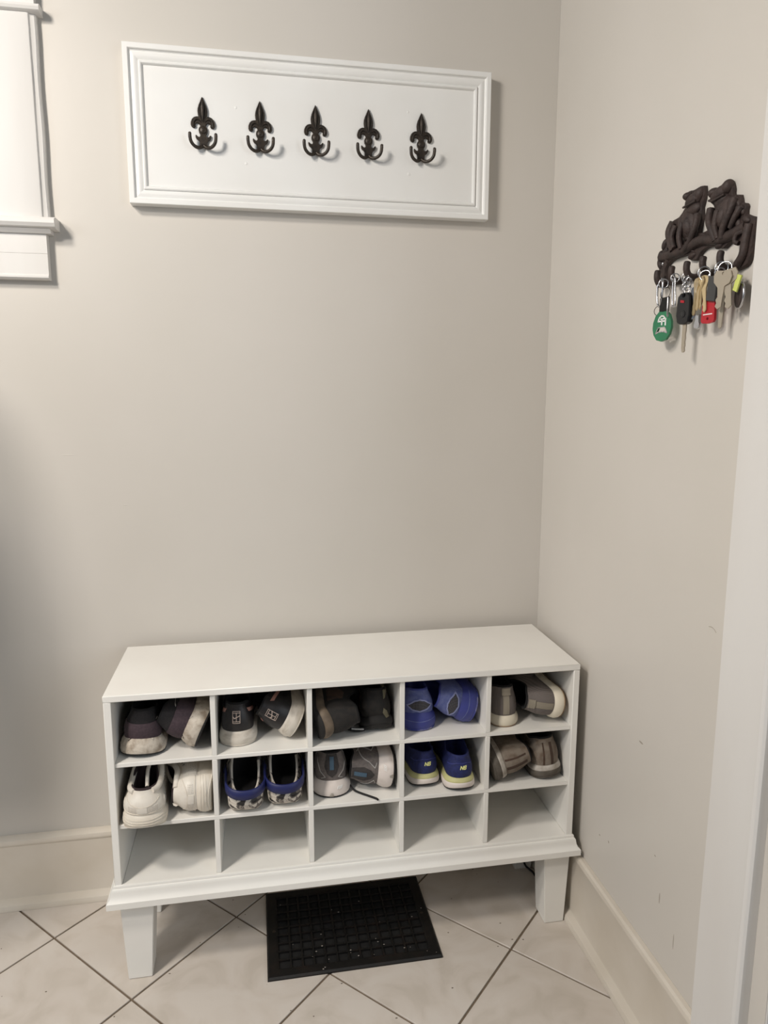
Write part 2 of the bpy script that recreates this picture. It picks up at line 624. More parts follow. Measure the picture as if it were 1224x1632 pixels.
for a in (-1, 1):
    tube('screw', [(a * (hw - 0.018), 0, lip), (a * (hw - 0.018), 0, lip + 0.0012)], 0.004, M['iron'], reg, 8)
gv = []
for k in range(26):
    px, py = random.uniform(-hw + 0.01, hw - 0.01), random.choice((random.uniform(-hd + 0.006, -hd + 0.07), random.uniform(-hd, hd - 0.05)))
    s = random.uniform(0.0006, 0.0016)
    gv.append(ellipsoid_geo((px, py, lip + 0.0006), (s * 1.6, s, s * 0.5), 6, 4))
g = mesh('grit', *merge(*gv), M['dust'], reg)
g['kind'] = 'stuff'

# ------------------------------------------------------------------ bench
XL, XR, YF, YB = -1.0874, -0.0285, -0.3308, -0.030
ZT, TT, ST = 0.6789, 0.0145, 0.015
ZB0, ZB1 = 0.1975, 0.243
S1, S2, SH = 0.524, 0.382, 0.0095
DV = [-0.8665, -0.659, -0.4508, -0.2472]
DT = 0.011
YS = YF + 0.006
bench = empty('shoe_bench', ((XL + XR) / 2, (YF + YB) / 2, 0))
tag(bench, 'white painted shoe bench with fifteen cubbies on four tapered legs', 'shoe bench')


def bb(name, lo, hi, bev=0.0012):
    return keep(box(name, lo, hi, M['bench'], None, bev, 1), bench)


bb('top', (XL - 0.0006, YF - 0.0006, ZT - TT), (XR + 0.0006, YB, ZT), 0.0015)
bb('side_panel', (XL, YF, ZB1 - 0.003), (XL + ST, YB, ZT - TT - 0.0001))
bb('side_panel', (XR - ST, YF, ZB1 - 0.003), (XR, YB, ZT - TT - 0.0001))
bb('bottom_panel', (XL + ST + 0.0001, YF + 0.0005, 0.228), (XR - ST - 0.0001, YB - 0.0041, ZB1))
bb('back_panel', (XL + ST + 0.0001, YB - 0.004, 0.228), (XR - ST - 0.0001, YB, ZT - TT - 0.0001), 0)
for z in (S1, S2):
    bb('shelf', (XL + ST + 0.0001, YS, z - SH), (XR - ST - 0.0001, YB - 0.0041, z), 0.0008)
for x in DV:
    for za, zb in ((ZB1, S2 - SH), (S2, S1 - SH), (S1, ZT - TT)):
        bb('divider', (x - DT / 2, YS, za + 0.0001), (x + DT / 2, YB - 0.0041, zb - 0.0001), 0.0008)
# base moulding mitred round three sides, on a base panel
mo = [(-0.004, ZB0), (0.0165, ZB0), (0.0165, 0.2115), (0.0145, 0.2135), (0.0105, 0.2175), (0.0082, 0.2235), (0.0072, 0.2305), (0.0066, 0.2345), (0.0045, 0.2375), (0.0030, 0.2380), (0.0030, 0.2425), (0.0022, 0.2440), (0, 0.2445), (-0.004, 0.2445)]


def mould(name, pa, pb, sa, sb):
    keep(sweep_profile(name, [(pa, sa, (0, 0, 1)), (pb, sb, (0, 0, 1))], mo, M['bench'], None), bench)


e = 0.0003
mould('base_moulding', (XL - e, YF - e, 0), (XR + e, YF - e, 0), (-1, -1, 0), (1, -1, 0))
mould('base_moulding', (XL - e, YB, 0), (XL - e, YF - e, 0), (-1, 0, 0), (-1, -1, 0))
mould('base_moulding', (XR + e, YF - e, 0), (XR + e, YB, 0), (1, -1, 0), (1, 0, 0))
bb('base_panel', (XL + 0.004, YF + 0.004, ZB0 + 0.0005), (XR - 0.004, YB, 0.2278), 0)


def leg(xa, xb, xta, xtb, ya, yb):
    ins = 0.009
    bm = bmesh.new()
    lo = [bm.verts.new(p) for p in ((xa, ya, 0.0004), (xb, ya, 0.0004), (xb, yb, 0.0004), (xa, yb, 0.0004))]
    hi = [bm.verts.new(p) for p in ((xta, ya, ZB0), (xtb, ya, ZB0), (xtb, yb + (ins if ya < -0.2 else 0), ZB0), (xta, yb + (ins if ya < -0.2 else 0), ZB0))]
    bm.faces.new(lo)
    bm.faces.new(hi)
    for i in range(4):
        bm.faces.new((lo[i], lo[(i + 1) % 4], hi[(i + 1) % 4], hi[i]))
    bmesh.ops.recalc_face_normals(bm, faces=bm.faces)
    bmesh.ops.bevel(bm, geom=bm.edges[:], offset=0.0015, segments=2, affect='EDGES')
    bm.verts.index_update()
    o = mesh('leg', [v.co.copy() for v in bm.verts], [[v.index for v in f.verts] for f in bm.faces], M['bench'], None, smooth=40)
    bm.free()
    keep(o, bench)


LY = -0.319
leg(-1.0731, -1.0212, -1.0826, -1.0097, LY, LY + 0.058)
leg(-0.0847, -0.0350, -0.0929, -0.0255, LY, LY + 0.058)
leg(-1.0731, -1.028, -1.0826, -1.0197, -0.113, -0.058)
leg(-0.0847, -0.0380, -0.0929, -0.0285, -0.113, -0.058)

cb = tube('cable', spline([(-0.066, -0.1175, 0.040), (-0.058, -0.119, 0.016), (-0.049, -0.124, 0.006), (-0.042, -0.134, 0.0035), (-0.041, -0.15, 0.0035)], 6), 0.0028, M['cable'], None, 8)
tag(cb, 'thin black cable on the floor beside the rear bench leg', 'cable')

# ------------------------------------------------------------------ coat rack
PXL, PXR, PZT, PZB, PT = -1.0264, -0.1812, 2.0599, 1.7253, 0.030
rack = empty('coat_rack', ((PXL + PXR) / 2, 0, (PZT + PZB) / 2))
tag(rack, 'white framed panel with five dark fleur-de-lis coat hooks hung above the bench', 'coat rack')
kp = lambda o: keep(o, rack)
FW = 0.0405
panel_y = -0.0185
kp(box('panel', (PXL + FW - 0.004, panel_y, PZB + FW - 0.004), (PXR - FW + 0.004, -0.0006, PZT - FW + 0.004), M['rackwhite']))
fprof = [(0, 0.0006), (0, PT - 0.0008), (0.001, PT), (0.0105, PT), (0.0118, PT - 0.0012), (0.0122, PT - 0.0045), (0.0150, PT - 0.0065), (0.0200, PT - 0.0045), (0.0255, PT - 0.0052), (0.0300, PT - 0.0085), (0.0318, PT - 0.0095), (0.0322, PT - 0.0065), (0.0345, PT - 0.0050), (0.0375, PT - 0.0056), (0.0392, PT - 0.008), (FW, -panel_y + 0.0001), (FW, 0.0006)]
cs = [(PXL, PZB, 1, 1), (PXR, PZB, -1, 1), (PXR, PZT, -1, -1), (PXL, PZT, 1, -1)]
for i in range(4):
    a, b = cs[i], cs[(i + 1) % 4]
    o = sweep_profile('frame_rail', [((a[0], 0, a[1]), (a[2], 0, a[3]), (0, -1, 0)), ((b[0], 0, b[1]), (b[2], 0, b[3]), (0, -1, 0))], fprof, M['rackwhite'], None, sm=35)
    kp(o)

half = [(0, 113), (2.2, 108.5), (5, 102), (8, 95), (10, 88), (10.6, 82), (10, 75), (9.0, 71), (11, 71), (14, 70.8), (18.5, 69), (22.5, 65), (25.2, 58.5), (25.5, 53), (23.8, 48.5), (20.5, 46.3), (16.8, 47), (15, 50), (15.6, 53.5), (14, 56), (11.5, 57), (9, 56.3), (6.4, 52.5), (6, 50), (8.5, 47), (9.6, 42.5), (9, 37.5), (6.5, 33), (6.5, 30), (8.3, 27.5), (11.5, 28), (14.2, 31.5), (16.5, 31.5), (16.2, 26.5), (14, 22.5), (9.8, 19.5), (8.2, 15), (8.6, 9), (6, 4.5), (2, 5), (0, 6)]
outl = half + [(-a, b) for a, b in reversed(half[1:-1])]
plate = plate_geo([(a / 940, b / 1000) for a, b in outl], [], lambda a, b, d: Vector((a, -d, b)), 0.0052, 0.0013)
# raised leaf rib and curl ridges
rib = merge(tube_geo([(0, -0.0052, 0.060), (0, -0.0066, 0.072), (0, -0.0072, 0.088), (0, -0.0062, 0.100), (0, -0.0052, 0.109)], [0.0006, 0.0028, 0.0040, 0.0026, 0.0004], 8),
            *[tube_geo(spline([(s * 0.001, -0.005, 0.058), (s * 0.0062, -0.0056, 0.073), (s * 0.0078, -0.0056, 0.086), (s * 0.0045, -0.0054, 0.099), (s * 0.0006, -0.005, 0.109)], 4), 0.0009, 6) for s in (-1, 1)],
            *[tube_geo(spline([(s * 0.004, -0.005, 0.058), (s * 0.0095, -0.006, 0.0635), (s * 0.0155, -0.0064, 0.0640), (s * 0.0205, -0.006, 0.058), (s * 0.0205, -0.0052, 0.0500)], 4), [0.0012] * 5 + [0.0018] * 12, 6) for s in (-1, 1)])
boss = ellipsoid_geo((0, -0.005, 0.042), (0.0082, 0.0032, 0.0085), 14, 8)
scr = ellipsoid_geo((0, -0.0082, 0.042), (0.0028, 0.0010, 0.0028), 10, 6)


def prong_geo(s):
    p = spline([(s * 0.001, -0.004, 0.009), (s * 0.007, -0.007, 0.0040), (s * 0.0140, -0.012, 0.0025), (s * 0.0215, -0.017, 0.0055), (s * 0.0268, -0.0205, 0.0125), (s * 0.0285, -0.0225, 0.022), (s * 0.0285, -0.023, 0.0310)], 5)
    n = len(p)
    return tube_geo(p, [0.0038] * (n - 3) + [0.0037, 0.0032, 0.0018], 10)



src = None
for hx in (-0.8593, -0.7310, -0.6035, -0.4788, -0.3510):
    if src is None:
        hk = mesh('coat_hook', *plate, M['iron'], None, smooth=45)
        ch = [mesh('relief', *merge(rib, boss), M['iron'], hk, smooth=60), mesh('screw', *scr, M['iron'], hk, smooth=60), mesh('prong', *prong_geo(1), M['iron'], hk, smooth=60), mesh('prong', *prong_geo(-1), M['iron'], hk, smooth=60)]
        src = (hk, ch)
        h = hk
    else:
        h = src[0].copy()
        COL.objects.link(h)
        for c in src[1]:
            d = c.copy()
            COL.objects.link(d)
            d.parent = h
    h.location = (hx, panel_y - 0.0002, 1.8485)
    keep(h, rack)
for px, pz, r in ((-0.765, 1.826, 0.0035), (-0.380, 1.8235, 0.0042), (-0.383, 1.9625, 0.003), (-0.785, 1.945, 0.003)):
    kp(mesh('filled_screw_hole', *ellipsoid_geo((px, panel_y, pz), (r, 0.0006, r), 12, 6), M['rackwhite'], None, smooth=60))

# ------------------------------------------------------------------ key rack
OUT = [(-0.6507, 1.6454), (-0.6523, 1.6248), (-0.6476, 1.6113), (-0.6502, 1.5977), (-0.6475, 1.5853), (-0.6453, 1.5718), (-0.6575, 1.5692), (-0.6744, 1.5721), (-0.6768, 1.5824), (-0.6844, 1.5897), (-0.6826, 1.6046), (-0.6719, 1.6126), (-0.6724, 1.6179), (-0.6761, 1.6206), (-0.674, 1.6301), (-0.6791, 1.6332), (-0.6941, 1.6319), (-0.7024, 1.6358), (-0.7168, 1.6358), (-0.7237, 1.6299), (-0.7281, 1.6193), (-0.7292, 1.6104), (-0.7454, 1.6065), (-0.7502, 1.5939), (-0.7594, 1.5908), (-0.7642, 1.5846), (-0.7634, 1.5738), (-0.7836, 1.5649), (-0.7889, 1.5587), (-0.7862, 1.5444), (-0.7841, 1.5264), (-0.781, 1.5034), (-0.7753, 1.4959), (-0.7623, 1.493), (-0.7432, 1.4918), (-0.7143, 1.4928), (-0.6839, 1.494), (-0.6521, 1.4943), (-0.5833, 1.4948), (-0.5571, 1.4976), (-0.5328, 1.5084), (-0.5198, 1.5187), (-0.5178, 1.5284), (-0.5283, 1.5299), (-0.5213, 1.5393), (-0.5225, 1.5464), (-0.5318, 1.5499), (-0.5274, 1.561), (-0.5394, 1.5669), (-0.536, 1.5798), (-0.5525, 1.5835), (-0.5556, 1.5889), (-0.5628, 1.5904), (-0.5585, 1.6052), (-0.566, 1.6095), (-0.5837, 1.6113), (-0.5982, 1.6214), (-0.6008, 1.6284), (-0.6009, 1.6417), (-0.607, 1.6478), (-0.6206, 1.646), (-0.6304, 1.6462)]
INN = [(-0.5468, 1.5207), (-0.5547, 1.5336), (-0.5742, 1.5403), (-0.5992, 1.5407), (-0.62, 1.5398), (-0.62, 1.5341), (-0.6281, 1.5288), (-0.6449, 1.5267), (-0.6536, 1.5355), (-0.6657, 1.5407), (-0.6843, 1.5412), (-0.7031, 1.5353), (-0.7168, 1.5318), (-0.7263, 1.5362), (-0.7465, 1.5426), (-0.7493, 1.5316), (-0.7585, 1.5278), (-0.7602, 1.5209), (-0.7564, 1.5078), (-0.7474, 1.5024), (-0.7248, 1.5019), (-0.6984, 1.5009), (-0.6577, 1.5019), (-0.6245, 1.5024), (-0.5931, 1.5033), (-0.5597, 1.5074)]
KH = [(-0.6935, 1.5820), (-0.6965, 1.5845), (-0.6985, 1.5820), (-0.6960, 1.5800)]
krack = empty('key_rack', (0, -0.655, 1.57))
tag(krack, 'brown cast-iron key rack with two sitting frog figures', 'key rack')
kk = lambda o: keep(o, krack)


def smooth2(pts, n=2):
    return [(p.x, p.y) for p in spline([(a, b, 0) for a, b in pts], n, True)]


kk(mesh('back_plate', *plate_geo(smooth2(OUT), [smooth2(INN), KH], lambda a, b, d: Vector((-0.0006 - d, a, b)), 0.0078, 0.0016), M['castiron'], None, smooth=45))
X = -0.0078


def ell(y, z, ry, rz, rx, tilt=0):
    return ellipsoid_geo((X, y, z), (rx, ry, rz), 14, 10, Matrix.Rotation(R(tilt), 3, 'X'))


def limb(pts, r, flat=None):
    p = spline([(X - d, y, z) for y, z, d in pts], 4)
    return tube_geo(p, r if not isinstance(r, tuple) else [r[0] + (r[1] - r[0]) * i / (len(p) - 1) for i in range(len(p))], 8)


# left frog: body, belly, throat, head, brow, mouth, limbs
kk(mesh('frog_body', *merge(ell(-0.617, 1.5905, 0.0225, 0.0275, 0.012, -14), ell(-0.622, 1.588, 0.012, 0.019, 0.0155, -14), ell(-0.628, 1.6135, 0.019, 0.012, 0.0095), ell(-0.6, 1.5990, 0.014, 0.016, 0.009, 25)), M['castiron'], krack and None, smooth=60))
kk(mesh('frog_head', *merge(ell(-0.627, 1.6275, 0.022, 0.0125, 0.0125, -12), ell(-0.641, 1.634, 0.0105, 0.012, 0.010, 35), ell(-0.611, 1.638, 0.0085, 0.0075, 0.0125), limb([(-0.607, 1.6205, 0.008), (-0.622, 1.6195, 0.0120), (-0.642, 1.6235, 0.008)], 0.0020)), M['castiron'], None, smooth=60))
kk(mesh('frog_leg', *merge(limb([(-0.571, 1.604, 0.003), (-0.564, 1.590, 0.006), (-0.572, 1.572, 0.008), (-0.583, 1.553, 0.008)], (0.0075, 0.0055)), limb([(-0.583, 1.596, 0.005), (-0.578, 1.578, 0.009), (-0.590, 1.556, 0.010)], (0.006, 0.0045))), M['castiron'], None, smooth=60))
kk(mesh('frog_leg', *merge(limb([(-0.645, 1.600, 0.004), (-0.648, 1.580, 0.009), (-0.632, 1.556, 0.009), (-0.620, 1.548, 0.008)], (0.0065, 0.005)), limb([(-0.612, 1.594, 0.011), (-0.608, 1.572, 0.013), (-0.612, 1.551, 0.010)], (0.006, 0.0045))), M['castiron'], None, smooth=60))
# right frog
kk(mesh('frog_body', *merge(ell(-0.713, 1.585, 0.0225, 0.029, 0.012, 14), ell(-0.715, 1.58, 0.012, 0.02, 0.0155, 12), ell(-0.705, 1.6075, 0.018, 0.012, 0.0095), ell(-0.735, 1.592, 0.013, 0.017, 0.010, -20)), M['castiron'], None, smooth=60))
kk(mesh('frog_head', *merge(ell(-0.700, 1.619, 0.024, 0.012, 0.0125, -14), ell(-0.717, 1.6255, 0.0095, 0.0115, 0.0105, 20), ell(-0.684, 1.6245, 0.010, 0.0085, 0.0125), limb([(-0.680, 1.6135, 0.008), (-0.697, 1.6095, 0.0120), (-0.719, 1.6135, 0.008)], 0.0020)), M['castiron'], None, smooth=60))
kk(mesh('frog_leg', *merge(limb([(-0.681, 1.600, 0.004), (-0.686, 1.580, 0.009), (-0.700, 1.558, 0.010), (-0.704, 1.546, 0.008)], (0.007, 0.005)), limb([(-0.712, 1.590, 0.012), (-0.708, 1.568, 0.013), (-0.712, 1.548, 0.009)], (0.006, 0.0045))), M['castiron'], None, smooth=60))
kk(mesh('frog_leg', *merge(limb([(-0.742, 1.601, 0.005), (-0.738, 1.582, 0.009), (-0.725, 1.560, 0.010), (-0.722, 1.546, 0.008)], (0.0075, 0.005)), limb([(-0.757, 1.585, 0.004), (-0.750, 1.572, 0.008), (-0.740, 1.558, 0.008)], (0.006, 0.004))), M['castiron'], None, smooth=60))
# log with bark ridges and leaf clumps
lg = []
for k in range(46):
    y = random.uniform(-0.748, -0.545)
    z = 1.556 + random.uniform(-0.012, 0.009) + (0.008 if y < -0.72 else 0)
    d = random.uniform(0.002, 0.006)
    l = random.uniform(0.006, 0.016)
    lg.append(limb([(y, z, d - 0.003), (y - l * 0.5, z + random.uniform(-0.002, 0.003), d), (y - l, z + random.uniform(-0.003, 0.003), d - 0.003)], 0.0024))
lg.append(limb([(-0.534, 1.551, 0.0), (-0.60, 1.549, 0.003), (-0.66, 1.556, 0.004), (-0.715, 1.547, 0.003), (-0.77, 1.555, 0.0)], 0.0085))
kk(mesh('log', *merge(*lg), M['castiron'], None, smooth=60))
lf = []
for y, z, a in ((-0.543, 1.572, 30), (-0.531, 1.553, 10), (-0.531, 1.540, -20), (-0.549, 1.558, 40), (-0.556, 1.546, 0), (-0.745, 1.595, -30), (-0.755, 1.582, -40), (-0.768, 1.565, -60), (-0.750, 1.563, -20), (-0.632, 1.536, 80), (-0.706, 1.539, 80)):
    lf.append(ell(y, z, 0.0058, 0.0105, 0.0055, a))
for g in lf:
    kk(mesh('leaf', *g, M['castiron'], None, smooth=60))
kk(mesh('side_bar', *merge(limb([(-0.778, 1.556, 0.002), (-0.774, 1.535, 0.003), (-0.770, 1.512, 0.003), (-0.758, 1.499, 0.003)], 0.007), limb([(-0.768, 1.548, 0.003), (-0.755, 1.545, 0.006), (-0.752, 1.535, 0.006), (-0.759, 1.531, 0.004)], 0.0038)), M['castiron'], None, smooth=60))
kk(mesh('screw', *ellipsoid_geo((X - 0.0005, -0.5395, 1.5385), (0.0015, 0.0032, 0.0032), 10, 6), M['steel'], None, smooth=60))
HY = [-0.5560, -0.6020, -0.6475, -0.6925, -0.7375]
for y in HY:
    p = spline([(-0.006, y, 1.4985), (-0.014, y, 1.4975), (-0.022, y, 1.500), (-0.0265, y, 1.507), (-0.0275, y, 1.515), (-0.026, y, 1.523)], 4)
    n = len(p)
    kk(mesh('hook', *tube_geo(p, [0.0058] * (n - 2) + [0.0056, 0.0044], 10), M['castiron'], None, smooth=60))

# ------------------------------------------------------------------ key bunches (hanging from the rack hooks)


def ring_pts(c, r, tilt_y=0, tilt_z=0, n=22, sq=1.0):
    out = []
    rot = Matrix.Rotation(R(tilt_z), 3, 'Z') @ Matrix.Rotation(R(tilt_y), 3, 'Y')
    for k in range(n):
        t = 2 * math.pi * k / n
        out.append(Vector(c) + rot @ Vector((0, r * math.cos(t), r * sq * math.sin(t))))
    return out


def ring(parent, name, c, r, w, m, ty=0, tz=0, sq=1.0):
    return keep(tube(name, ring_pts(c, r, ty, tz, 22, sq), w, m, None, 8, True), parent)


def flat_part(parent, name, outline, holes, thick, m, origin, rotz=0, tilt=0, bev=0.0004, rotx=0):
    """a flat piece lying in its own (y, z) plane, hung at origin"""
    g = plate_geo(outline, holes, lambda a, b, d: Vector((thick / 2 - d, -a, b)), thick, bev)
    rot = Matrix.Rotation(R(rotz), 3, 'Z') @ Matrix.Rotation(R(rotx), 3, 'X') @ Matrix.Rotation(R(tilt), 3, 'Y')
    vs = [Vector(origin) + rot @ v for v in g[0]]
    return keep(mesh(name, vs, g[1], m, None, smooth=35), parent)


def circ(cx, cy, r, n=12):
    return [(cx + r * math.cos(2 * math.pi * k / n), cy + r * math.sin(2 * math.pi * k / n)) for k in range(n)]


def key_outline(L=0.055, head=0.0125, bw=0.0042, square=False):
    """origin at the hole, bitted blade pointing down"""
    o = []
    if square:
        o += [(-head, -0.014), (-head * 1.15, -0.004), (-head * 0.9, 0.004), (head * 0.9, 0.004), (head * 1.15, -0.004), (head, -0.014), (bw, -0.019)]
    else:
        for k in range(9):
            t = math.pi * (1.25 - 1.5 * k / 8)
            o.append((head * math.cos(t), -0.005 + head * 0.85 * math.sin(t)))
        o.append((bw, -0.018))
    o += [(bw, -L + 0.004), (0, -L)]
    z = -L + 0.004
    k = 0
    dep = [0.2, 0.45, 0.1, 0.5, 0.3, 0.15]
    while z < -0.024:
        o.append((-bw + bw * dep[k % 6], z))
        z += 0.005
        k += 1
    o += [(-bw, -0.0215)]
    return o


def key(parent, origin, m, rz, rx, L=0.055, head=0.0125, square=False, bw=0.0042):
    return flat_part(parent, 'key', key_outline(L, head, bw, square), [circ(0, 0, 0.0022)], 0.0021, m, origin, rz, 0, 0.0003, rx)


bunches = []


def bunch(name, y, label):
    b = empty(name, (-0.024, y, 1.50))
    bunches.append(b)
    tag(b, label, 'keys', 'key sets on the iron rack')
    return b


def txt_geo(polys, to3, depth):
    return merge(*[plate_geo(p, [], to3, depth, 0) for p in polys])


def strokes2(pts, w):
    """polyline -> list of quads in 2-D"""
    out = []
    for a, b in zip(pts[:-1], pts[1:]):
        a, b = Vector(a), Vector(b)
        d = (b - a)
        if d.length < 1e-9:
            continue
        d.normalize()
        n = Vector((-d.y, d.x)) * w / 2
        e = d * w * 0.35
        out.append([tuple(a - e + n), tuple(a - e - n), tuple(b + e - n), tuple(b + e + n)])
    return out


# A: carabiner with green bottle opener on hook 1
A = bunch('carabiner_key_set', HY[0] + 0.0170, 'silver carabiner with green bottle-opener fob on black strap')
ax = -0.0265
yA = -0.5530
cara = spline([(ax + 0.003, -0.5445, 1.5075), (ax, -0.5545, 1.5060), (ax - 0.001, -0.5600, 1.4965), (ax - 0.001, -0.5600, 1.4800), (ax, -0.5575, 1.4640), (ax, -0.5515, 1.4580), (ax, -0.5455, 1.4630), (ax, -0.5415, 1.4800), (ax + 0.001, -0.5405, 1.4970)], 5, True)
keep(tube('carabiner', cara, 0.0020, M['steel'], None, 8, True), A)
keep(tube('carabiner_gate', [(ax - 0.0005, -0.5412, 1.4960), (ax - 0.0005, -0.5425, 1.4680)], 0.0016, M['steel'], None, 8), A)
ring(A, 'split_ring', (ax, -0.5690, 1.4790), 0.0105, 0.0006, M['iron'], 10, 18)
ring(A, 'split_ring', (ax, -0.5490, 1.4505), 0.0085, 0.0006, M['iron'], 0, 25)
ring(A, 'split_ring', (ax - 0.002, -0.5640, 1.4965), 0.0080, 0.0009, M['steel'], 0, 55)
keep(box('strap', (ax - 0.0016, -0.5825, 1.4460), (ax + 0.0016, -0.5540, 1.4720), M['webbing'], None, 0.0008), A)
keep(tube('chain', [(ax - 0.002, -0.5815, 1.470), (ax - 0.003, -0.5835, 1.458), (ax - 0.003, -0.5835, 1.445), (ax - 0.003, -0.5855, 1.436)], 0.0014, M['steel'], None, 6), A)
go = [(0.0, 0.0), (0.0085, 0.001), (0.0165, -0.006), (0.0215, -0.018), (0.0222, -0.029), (0.0190, -0.040), (0.0115, -0.0495), (0, -0.0525)]
go = go + [(-a, b) for a, b in reversed(go[1:-1])]
opening = [(-0.0135, -0.0375), (-0.0090, -0.0290), (-0.0085, -0.0275), (0.0085, -0.0275), (0.0090, -0.0290), (0.0135, -0.0375), (0.0065, -0.0352), (0, -0.0346), (-0.0065, -0.0352)]
gorig = (ax - 0.001, -0.5685, 1.4465)
fob = flat_part(A, 'bottle_opener', go, [opening], 0.0050, M['green'], gorig, 14)


def on_fob(polys, m, name, d0=0.0, dep=0.0006, th=0.0050, orig=None, rz=14, parent=None, host=None):
    rot = Matrix.Rotation(R(rz), 3, 'Z')
    orig = orig or gorig
    v, f = txt_geo(polys, lambda a, b, d: Vector(orig) + rot @ Vector((-th / 2 - d + 0.0001, -a, b)), dep)
    o = mesh(name, v, f, m, None)
    keep(o, host or fob)
    return o


Gl = strokes2([(0.0062, -0.0110), (0.0030, -0.0076), (-0.0020, -0.0072), (-0.0068, -0.0108), (-0.0088, -0.0165), (0.0085, -0.0165)], 0.0026) + strokes2([(0.0000, -0.0125), (0.0000, -0.0225)], 0.0028) + strokes2([(0.0085, -0.0125), (0.0085, -0.0235)], 0.0030) + strokes2([(-0.003, -0.0125), (0.0085, -0.0125)], 0.0022)
on_fob(Gl, M['white'], 'emblem')
on_fob(strokes2(opening[0:6], 0.0014) + strokes2(opening[5:] + opening[:1], 0.0022), M['steel'], 'opener_edge')

# B: black car key on hook 3 (with steel clip on hook 2)
C_ = bunch('clip_key_set', HY[1] + 0.0170, 'plain silver snap clip hanging beside the black car key')
bx = -0.0285
keep(tube('snap_clip', spline([(bx, -0.5865, 1.5035), (bx, -0.5935, 1.4985), (bx, -0.5945, 1.4800), (bx, -0.5965, 1.4560), (bx, -0.6020, 1.4515), (bx, -0.6055, 1.4570), (bx, -0.6020, 1.4800), (bx, -0.6000, 1.4990), (bx, -0.5935, 1.5055)], 4, True), 0.0015, M['steel'], None, 8, True), C_)
ring(C_, 'split_ring', (bx, -0.6000, 1.5010), 0.0070, 0.0009, M['steel'], 0, 60)

B = bunch('car_key_set', HY[2] + 0.0170, 'black remote car key with a silver blade hanging on chain links')
kx = -0.0300
fo = [(-0.0135, 0.003), (-0.0150, -0.010), (-0.0155, -0.028), (-0.0125, -0.0405), (-0.006, -0.0435), (0.006, -0.0435), (0.0125, -0.0405), (0.0155, -0.028), (0.0150, -0.010), (0.0135, 0.003), (0.008, 0.0085), (-0.008, 0.0085)]
forig = (kx - 0.002, -0.6420, 1.4610)
fobB = flat_part(B, 'remote_fob', fo, [circ(0, 0.0045, 0.0025)], 0.0110, M['black'], forig, 12, 0, 0.0022)
blade = [(-0.0040, 0), (-0.0040, -0.040), (-0.0030, -0.0455), (-0.0016, -0.0480), (0.0016, -0.0480), (0.0036, -0.0455), (0.0030, -0.040), (0.0040, -0.036), (0.0030, -0.030), (0.0040, -0.024), (0.0032, -0.018), (0.0042, -0.012), (0.0042, 0)]
flat_part(B, 'key_blade', blade, [], 0.0024, M['nickel'], (forig[0] + 0.001, forig[1] - 0.0005, forig[2] - 0.0425), 12)
rotB = Matrix.Rotation(R(12), 3, 'Z')


def onB(polys, m, name, dep=0.0005):
    on_fob(polys, m, name, 0, dep, 0.0110, forig, 12, B, fobB)


onB([[(-0.0055, -0.003), (0.0025, -0.0045), (0.0025, -0.0085), (-0.0055, -0.007)]], M['red'], 'panic_button', 0.0009)
onB([circ(0, -0.0265, 0.0062, 18)], M['black'], 'badge', 0.0009)
onB(strokes2([(-0.0030, -0.0265), (0.0, -0.0235), (0.0030, -0.0265), (0.0, -0.0295), (-0.0030, -0.0265)], 0.0008) + strokes2([(0, -0.0305), (0, -0.0225)], 0.0007), M['darkgrey'], 'emblem', 0.0012)
flat_part(B, 'second_fob', [(-0.009, 0.004), (-0.010, -0.024), (0.010, -0.024), (0.009, 0.004)], [], 0.0090, M['black'], (kx + 0.011, -0.6580, 1.4720), -10, 0, 0.0018)
for k, (dy, dz, tz) in enumerate(((0.004, 0.0, 30), (-0.003, -0.007, 70), (0.002, -0.014, 20), (-0.006, -0.016, 65), (-0.002, -0.022, 35), (-0.009, -0.010, 40), (-0.008, -0.024, 70))):
    ring(B, 'chain_link', (kx + 0.001 - 0.0012 * (k % 2), -0.6345 + dy, 1.4975 + dz), 0.0058, 0.0008, M['steel'], 15 * (-1) ** k, tz, 1.25)
key(B, (kx + 0.008, -0.6580, 1.4760), M['steel'], 55, 6, 0.052, 0.010)
flat_part(B, 'bottle_charm', [(-0.004, 0), (-0.0045, -0.010), (-0.0065, -0.016), (-0.0055, -0.022), (0, -0.024), (0.0055, -0.022), (0.0065, -0.016), (0.0045, -0.010), (0.004, 0)], [], 0.0060, M['steel'], (kx + 0.010, -0.6620, 1.4320), 20, 0, 0.0015)

# D: brass keys and red tag on hook 4
D = bunch('brass_key_set', HY[3] + 0.0170, 'bunch of brass house keys with a red plastic tag')
dx = -0.0290
ring(D, 'split_ring', (dx, -0.6840, 1.4965), 0.0090, 0.0011, M['steel'], 0, 60)
ring(D, 'split_ring', (dx - 0.002, -0.6900, 1.4910), 0.0080, 0.0010, M['steel'], 12, 40)
for (yy, zz, rz, rx, L) in ((-0.6690, 1.4860, -12, 8, 0.056), (-0.6730, 1.4850, -20, 11, 0.055), (-0.6790, 1.4865, -8, 4, 0.050), (-0.6850, 1.4870, -18, 1, 0.050), (-0.6910, 1.4870, 8, -6, 0.056)):
    key(D, (dx - 0.002 - 0.0035 * (abs(yy * 1000) % 3) / 2, yy, zz), M['brass'], rz, rx, L, 0.0105)
rt_o = [(-0.0135, 0), (-0.0140, -0.020), (-0.0150, -0.036), (-0.0120, -0.0400), (0, -0.0415), (0.0120, -0.0400), (0.0150, -0.036), (0.0140, -0.020), (0.0135, 0), (0.004, 0.006), (-0.004, 0.006)]
rorig = (dx + 0.002, -0.7015, 1.4545)
rtag = flat_part(D, 'red_tag', rt_o, [circ(0, -0.0335, 0.0022)], 0.0045, M['red'], rorig, 8)
